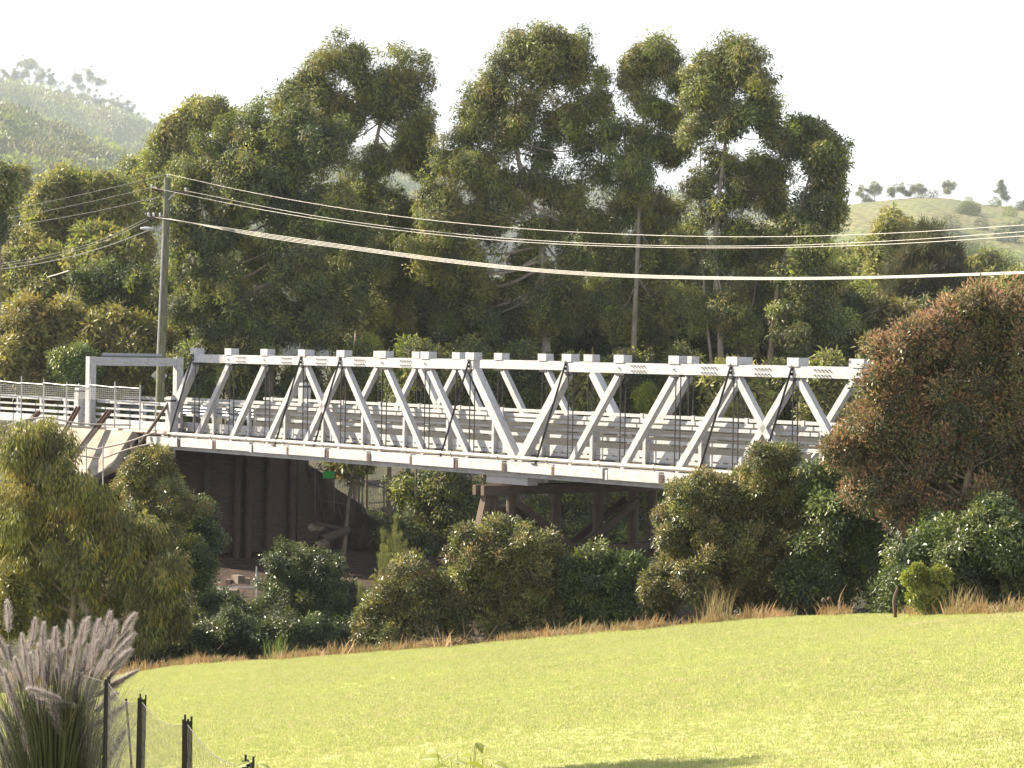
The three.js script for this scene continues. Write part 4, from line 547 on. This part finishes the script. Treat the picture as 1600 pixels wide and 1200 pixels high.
// ------------------------------------------------------------------ grass
function tuftGeo(n, h, w, lean, r) { const pos = []; for (let i = 0; i < n; i++) { const a = rnd() * 6.283, x = gauss() * r, z = gauss() * r, l = h * rr(0.55, 1.2), b = lean * rr(0.2, 1.2), dx = Math.cos(a), dz = Math.sin(a), p = [[x - dz * w / 2, 0, z + dx * w / 2], [x + dz * w / 2, 0, z - dx * w / 2], [x + dx * b * l * 0.35 - dz * w * 0.35, l * 0.6, z + dz * b * l * 0.35 + dx * w * 0.35], [x + dx * b * l * 0.35 + dz * w * 0.35, l * 0.6, z + dz * b * l * 0.35 - dx * w * 0.35], [x + dx * b * l, l, z + dz * b * l]]; for (const k of [0, 1, 2, 1, 3, 2, 2, 3, 4]) pos.push(...p[k]); } const g = new THREE.BufferGeometry(); g.setAttribute('position', new THREE.Float32BufferAttribute(pos, 3)); g.computeVertexNormals(); return g; }
{
  const list = [], cols = [C(0.45, 0.48, 0.17), C(0.48, 0.5, 0.19), C(0.41, 0.46, 0.145), C(0.53, 0.48, 0.26)];
  while (list.length < 230000) { const z = Math.sqrt(lerp(17 * 17, 75 * 75, rnd())), r = rr(-0.235, 0.235); if (z > edgeR(r) - 0.3) continue; const x = r * z, patch = fbm(x * 0.25, z * 0.25, 3); list.push([V(x, lawnY(x, z) - 0.005, -z), rr(0.7, 1.3) * (z < 30 ? 0.8 : 1) * (1 + patch * 0.5), rnd() < 0.1 + patch * 0.3 + 0.7 * smooth(fbm(x * 0.14 + 3, z * 0.5, 12), 0.2, 0.42) ? cols[3] : cols[Math.floor(rnd() * 3)], 0.12]); }
  const o = instances('lawn_grass', tuftGeo(9, 0.038, 0.011, 0.9, 0.06), leafDry, list, scene, 0.08); tag(o, 'short bright green mown grass covering the lawn', 'grass', null, 'stuff');
  const dry = []; for (let i = 0; i < 5200; i++) { const r = rr(-0.2, 0.23), z = edgeR(r) + gauss() * 1.1 + 0.1, x = r * z; if (fbm(r * 60, 2, 2) < (r > 0.06 ? 0.02 : -0.14) + gauss() * 0.2) continue; dry.push([V(x, Math.max(groundY(x, z), z < edgeR(r) ? lawnY(x, z) : -99) - 0.02, -z), rr(0.5, 1.5) * (rnd() < 0.04 ? 1.8 : 1), pick([C(0.36, 0.22, 0.1), C(0.3, 0.2, 0.09), C(0.24, 0.22, 0.07), C(0.4, 0.28, 0.14)]), 0.25]); }
  tag(instances('dry_grass', tuftGeo(12, 0.17, 0.014, 0.9, 0.13), leafDry, dry, scene), 'straw-coloured dry grass along the far edge of the lawn', 'dry grass', null, 'stuff');
  const weeds = [[1120, 958, 60, 46, 0.9, 'tall straw weed clump at the lawn edge below the big cream-tipped bush'], [430, 1030, 68, 26, 0.7, 'green weed tuft sticking up from the dry grass left of the lawn edge'], [1510, 952, 51, 40, 0.6, 'pale seeding weeds at the lawn edge under the brown tree']];
  for (const [px, py, z, n, h, label] of weeds) { const p = at(px, py, z); p.y = lawnY(p.x, z) - 0.05; const o = thing('weed_clump', label, 'weed', p); part('stalks', tuftGeo(n * 2, h, 0.018, 0.5, 0.35), new THREE.MeshPhysicalMaterial({ color: px < 600 ? C(0.13, 0.18, 0.03) : C(0.3, 0.24, 0.11), roughness: 1, transmission: 0.4, side: THREE.DoubleSide }), o); }
}
// ------------------------------------------------------------------ star picket fence with wire netting
{
  const f = thing('wire_fence', 'netting fence on dark star pickets at the lower left of the lawn', 'fence', V(-3, lawnY(-3, 17), -17)), R = (p) => p.clone().sub(f.position);
  const posts = [[169, 1058, 22], [222, 1086, 17.8], [293, 1119, 15.2], [388, 1182, 12.7], [640, 1400, 9.6]];
  const flange = new THREE.Shape([[-0.032, 0], [0.032, 0], [0.032, 1.52], [0.02, 1.52], [0.02, 1.49], [-0.008, 1.49], [-0.008, 1.53], [-0.02, 1.53], [-0.02, 1.5], [-0.032, 1.5]].map(([x, y]) => new THREE.Vector2(x, y - 1.52)));
  for (let k = 0; k < 16; k++) for (const s of [-1, 1]) { if ((k + (s > 0)) % 3 === 2) continue; const h = new THREE.Path(); h.absarc(s * 0.015, -0.06 - k * 0.085 - (s > 0 ? 0.03 : 0), 0.0065, 0, 6.283, true); flange.holes.push(h); }
  const pg = merge([new THREE.ExtrudeGeometry(flange, { depth: 0.008, bevelEnabled: false, curveSegments: 6 }), box(0.008, 1.5, 0.034, 0, -0.77, -0.017)]);
  const tops = posts.map(([x, y, z]) => at(x, y, z));
  tops.forEach((t, i) => { if (i < 4) { const m = part('star_picket', pg, M.picket, f); m.position.copy(R(t)); m.rotation.set(gauss() * 0.02, [1.25, 0.25, -0.1, 0.2][i], [-0.02, -0.01, 0.01, 0][i]); } });
  { const t = at(197, 1092, 19.6); const m = part('thin_stake', tube([V(0, 0, 0), V(0.06, -0.7, 0), V(0.05, -1.4, 0)], [0.009, 0.01, 0.012], 6, 6), M.picket, f); m.position.copy(R(t)); }
  // hexagonal netting hung between the pickets, sagging along its top edge
  const wires = [], pos = [], seg = (p, q, r) => { const d = q.clone().sub(p), L = d.length(); d.normalize(); const s = d.clone().cross(V(0, 0, 1)).normalize().multiplyScalar(r), t = V(0, 0, r * 1.6); const a = [p.clone().add(s), p.clone().sub(s).add(t), p.clone().sub(s).sub(t)], b = [q.clone().add(s), q.clone().sub(s).add(t), q.clone().sub(s).sub(t)]; for (let k = 0; k < 3; k++) { const n = (k + 1) % 3; for (const v of [a[k], b[k], a[n], a[n], b[k], b[n]]) pos.push(v.x, v.y, v.z); } };
  const first = at(20, 985, 27), path = [first, ...tops];
  for (let k = 0; k + 1 < path.length; k++) {
    const A = path[k], B = path[k + 1], L = A.distanceTo(B), n = Math.round(L / 0.075), rows = 15, gx = (t) => { const p = A.clone().lerp(B, t); p.y -= 0.05 + 0.07 * Math.sin(Math.PI * t); return p; };
    const bot = (t) => { const p = A.clone().lerp(B, t); p.y = lawnY(p.x, -p.z) - 0.02; return p; };
    const node = (i, j) => { const t = i / n, p = gx(clamp(t, 0, 1)).lerp(bot(clamp(t, 0, 1)), j / rows); p.z += 0.03 * fbm(i * 0.15, j * 0.15, k); p.y += 0.012 * fbm(i * 0.2, j * 0.3, k + 5); return R(p); };
    for (let j = 0; j < rows; j++) for (let i = 0; i < n; i++) { const off = j % 2 ? 0.5 : 0, a = node(i + off, j), b = node(i + (j % 2 ? 0 : 0.5) + (j % 2 ? 0 : 0), j + 1), c = node(i + (j % 2 ? 1 : -0.5), j + 1); seg(a, b, 0.0006); seg(a, c, 0.0006); }
    const edge = []; for (let i = 0; i <= 12; i++) edge.push(R(gx(i / 12))); part('edge_wire', tube(edge, [0.003, 0.003], 5, 24), M.net, f);
  }
  const g = new THREE.BufferGeometry(); g.setAttribute('position', new THREE.Float32BufferAttribute(pos, 3)); g.setAttribute('uv', new THREE.Float32BufferAttribute(new Float32Array(pos.length / 3 * 2), 2)); g.computeVertexNormals();
  part('netting', g, M.net, f).userData.kind = 'stuff';
}
// ------------------------------------------------------------------ fountain grass with plumes
{
  const z = 23.6, b = at(85, 1200, z); b.y = lawnY(b.x, z) - 0.05; const o = thing('fountain_grass', 'clump of fountain grass with fluffy mauve plumes at the lower left', 'ornamental grass', b), R = (p) => p.clone().sub(b);
  const hair = (len, rad, n) => { const pos = []; for (let i = 0; i < n; i++) { const t = rnd(), y = t * len, taper = Math.sin(Math.PI * Math.pow(clamp(t * 0.94 + 0.05, 0, 1), 0.75)), a = rnd() * 6.283, l = rad * (0.55 + 0.75 * rnd()) * (0.35 + 0.75 * taper), lift = l * rr(0.5, 1.1), w = 0.002, c = Math.cos(a), s = Math.sin(a), bz = 0.009; const p = [[c * bz - s * w, y, s * bz + c * w], [c * bz + s * w, y, s * bz - c * w], [c * l, y + lift, s * l]]; for (const v of p) pos.push(...v); } const g = new THREE.BufferGeometry(); g.setAttribute('position', new THREE.Float32BufferAttribute(pos, 3)); g.computeVertexNormals(); return g; };
  const core = (len) => { const pos = []; const g = tube([V(0, 0, 0), V(0, len * 0.3, 0), V(0, len * 0.8, 0), V(0, len, 0)], [0.006, 0.019, 0.015, 0.003], 7, 8); return g; };
  const PL = [0.3, 0.35, 0.41].map((l) => { const h = hair(l, 0.066, 950), c = core(l).toNonIndexed(); c.deleteAttribute('uv'); return [merge2([c]), h]; });
  function merge2(l) { return mergeGeometries(l.map((g) => { for (const k of Object.keys(g.attributes)) if (!['position', 'normal'].includes(k)) g.deleteAttribute(k); return g; })); }
  const hairMat = new THREE.MeshPhysicalMaterial({ color: C(0.46, 0.41, 0.42), roughness: 1, transmission: 0.55, thickness: 0, side: THREE.DoubleSide }), coreMat = new THREE.MeshStandardMaterial({ color: C(0.07, 0.045, 0.05), roughness: 0.9 }), stalkMat = new THREE.MeshPhysicalMaterial({ color: C(0.2, 0.2, 0.08), roughness: 1, transmission: 0.3, side: THREE.DoubleSide });
  const heads = [[203, 972, 32], [190, 1000, 38], [165, 985, 14], [150, 990, 10], [172, 1000, 16], [185, 1020, 40], [190, 1030, 44], [52, 985, 8], [66, 998, 4], [86, 998, 2], [107, 990, 4], [125, 1000, 12], [132, 985, 14], [36, 1010, -8], [20, 1035, -16], [2, 1010, -24], [60, 1032, -4], [75, 1040, 2], [98, 1030, 6], [116, 1030, 8], [130, 1045, 10], [146, 1022, 12], [160, 1035, 22], [182, 1045, 38], [30, 1060, -10], [14, 1075, -14], [48, 1060, -6], [88, 1065, 0], [70, 1085, -70], [100, 1075, 8], [118, 1078, 16], [138, 1085, 30], [88, 1098, -82], [128, 1110, 50], [150, 1070, 26], [22, 1100, -22], [10, 1130, -30], [62, 1105, -12], [86, 1120, -20], [165, 1098, 48], [168, 1120, 56], [178, 1172, 30], [118, 1185, 20], [40, 1150, -14], [5, 1160, -20], [172, 1075, 58], [12, 960, -4], [190, 1062, 60], [28, 1045, -18], [112, 1055, 4], [6, 1058, -28], [44, 1030, -12], [140, 1062, 20], [92, 1045, -3], [155, 1052, 16], [8, 1190, -30], [70, 1060, -3]];
  const stalks = [];
  heads.forEach(([px, py, deg], i) => {
    const d = z + gauss() * 0.45, p = at(px, py, d), k = i % 3, len = [0.3, 0.35, 0.41][k], a = -deg * Math.PI / 180, g = new THREE.Group(); g.name = 'plume'; o.add(g);
    const e = V(Math.sin(-a), Math.cos(a), gauss() * 0.25).normalize(), foot = R(p).addScaledVector(e, -len / 2); g.position.copy(foot); g.quaternion.setFromUnitVectors(V(0, 1, 0), e); const sc = rr(0.85, 1.1); g.scale.setScalar(sc);
    part('spike', PL[k][0], coreMat, g); part('bristles', PL[k][1], hairMat, g);
    const root = V(gauss() * 0.36, 0, gauss() * 0.36), mid = root.clone().lerp(foot, 0.55).add(V(0, 0.12, 0)); stalks.push(tube([root, mid, foot.clone().addScaledVector(e, -0.12), foot], [0.006, 0.005, 0.004], 4, 8));
  });
  part('stalks', merge(stalks), stalkMat, o);
  const pos = []; for (let i = 0; i < 2600; i++) { const a = rnd() * 6.283, r0 = Math.abs(gauss()) * 0.5, x = Math.cos(a) * r0, zz = Math.sin(a) * r0, l = rr(0.8, 1.75), out = rr(0.05, 0.42), ca = Math.cos(a), sa = Math.sin(a), w = 0.009; let prev = null; for (let s = 0; s <= 5; s++) { const t = s / 5, rad = r0 + out * Math.pow(t, 1.7) * l, y = l * (t - 0.28 * t * t * out * 1.6), ww = w * (1 - t * 0.9), q = [[ca * rad - sa * ww, y, sa * rad + ca * ww], [ca * rad + sa * ww, y, sa * rad - ca * ww]]; if (prev) for (const v of [prev[0], prev[1], q[0], prev[1], q[1], q[0]]) pos.push(...v); prev = q; } }
  const g = new THREE.BufferGeometry(); g.setAttribute('position', new THREE.Float32BufferAttribute(pos, 3)); g.computeVertexNormals(); part('leaves', g, new THREE.MeshPhysicalMaterial({ color: C(0.036, 0.045, 0.016), roughness: 1, transmission: 0.3, side: THREE.DoubleSide }), o);
  tree('garden_shrub', 'spindly shrub with reddish leaf tips behind the fountain grass at the left edge', 'shrub', 'lime', 25, [[12, 915, 12], [35, 935, 10], [5, 950, 14], [25, 965, 16], [40, 980, 12], [8, 990, 16]], { girth: 0.016, stems: 3, scale: 0.42, dens: 0.35, tint: C(0.45, 0.38, 0.5), spread: 0.4 });
}
{ // twiggy heap and dead stalks at the lawn edge, and the garden tree whose shadow reaches the bottom of the lawn
  const h = at(735, 1014, 61.3); h.y = lawnY(h.x, 61.3) - 0.05; const o = thing('brush_heap', 'low heap of dry brown twigs on the lawn edge below the tall cream-tipped bush', 'brush heap', h), tw = [];
  for (let i = 0; i < 90; i++) { const p = V(gauss() * 1.1, rr(0, 0.22), gauss() * 0.5), d = V(gauss(), gauss() * 0.45, gauss()).normalize().multiplyScalar(rr(0.2, 0.6)); tw.push(tube([p, p.clone().add(d)], [0.013, 0.006], 4)); }
  part('twigs', merge(tw), M.twig, o).userData.kind = 'stuff'; part('dry_leaves', tuftGeo(90, 0.2, 0.03, 1.4, 0.7), new THREE.MeshStandardMaterial({ color: C(0.2, 0.12, 0.07), roughness: 0.95, side: THREE.DoubleSide }), o);
  [[1285, 948, 'left of two thin grey dead stalks at the lawn edge under the dark glossy bush'], [1294, 946, 'right of two thin grey dead stalks at the lawn edge under the dark glossy bush']].forEach(([px, py, label]) => { const b = at(px, 962, 57); b.y = lawnY(b.x, 57) - 0.05; const q = thing('dead_stalk', label, 'stalk', b); part('stem', tube([V(0, 0, 0), at(px + 2, py - 10, 57).sub(b)], [0.018, 0.012], 5, 3), M.oldTimber, q); part('seed_head', new THREE.IcosahedronGeometry(0.06, 1).translate(...at(px + 2, py - 10, 57).sub(b).toArray()), M.oldTimber, q); });
  tree('garden_tree', 'garden tree left of the view whose shadow falls on the near lawn', 'tree', 'glossy', 27.2, [[-311, 345, 115], [-395, 315, 110], [-260, 305, 75], [-350, 215, 90]], { girth: 0.12, shoots: 3, spread: 0.2 });
}
// leafy sprigs close to the camera at the bottom edge
{
  const leaf = (L, W) => { const pos = [], n = 6; let prev = null; for (let i = 0; i <= n; i++) { const t = i / n, w = W * Math.sin(Math.PI * Math.pow(t, 0.8)) * 0.5, y = -0.25 * L * t * t, q = [[-w, y + w * 0.25, t * L], [0, y, t * L], [w, y + w * 0.25, t * L]]; if (prev) for (const [a, b] of [[0, 1], [1, 2]]) for (const v of [prev[a], q[a], prev[b], prev[b], q[a], q[b]]) pos.push(...v); prev = q; } const g = new THREE.BufferGeometry(); g.setAttribute('position', new THREE.Float32BufferAttribute(pos, 3)); g.computeVertexNormals(); return g; };
  const LM = new THREE.MeshPhysicalMaterial({ color: C(0.24, 0.27, 0.03), roughness: 1, transmission: 0.5, thickness: 0, clearcoat: 0.5, clearcoatRoughness: 0.3, side: THREE.DoubleSide }), G = leaf(0.1, 0.055);
  for (const [px, label, leaves, z, h] of [[722, 'yellow-green leafy vine tip rising at the bottom edge of the lawn', [[690, 1185, -1.9], [683, 1174, -2.4], [705, 1190, 1.2], [745, 1160, 0.4], [736, 1180, -1.0], [755, 1185, 1.3], [742, 1166, 2.2], [768, 1194, 1.0], [715, 1180, -0.8], [728, 1192, 2.0], [700, 1198, -1.5]], 11, 1150], [395, 'small yellow-green leaves beside the last star picket', [[392, 1192, -1.2], [402, 1194, 1.2], [385, 1198, -2.2], [398, 1199, 0.4]], 12, 1188]]) {
    const b = at(px, 1400, z); b.y = lawnY(b.x, z); const o = thing('leafy_sprig', label, 'plant', b), P = leaves.map(([x, y]) => at(x, y, z + gauss() * 0.1).sub(b));
    const stems = P.map((p) => tube([V(gauss() * 0.04, 0, 0), V(p.x * 0.4, p.y * 0.7, p.z * 0.5), p], [0.005, 0.003, 0.0015], 5, 8)); part('stems', merge(stems), new THREE.MeshStandardMaterial({ color: C(0.16, 0.17, 0.04) }), o);
    P.forEach((p, i) => { const m = part('leaf', G, LM, o); m.position.copy(p); m.rotation.set(rr(-0.5, 0.4), leaves[i][2], gauss() * 0.4); m.scale.setScalar(rr(0.7, 1.1)); });
  }
}


renderer.render(scene, camera);
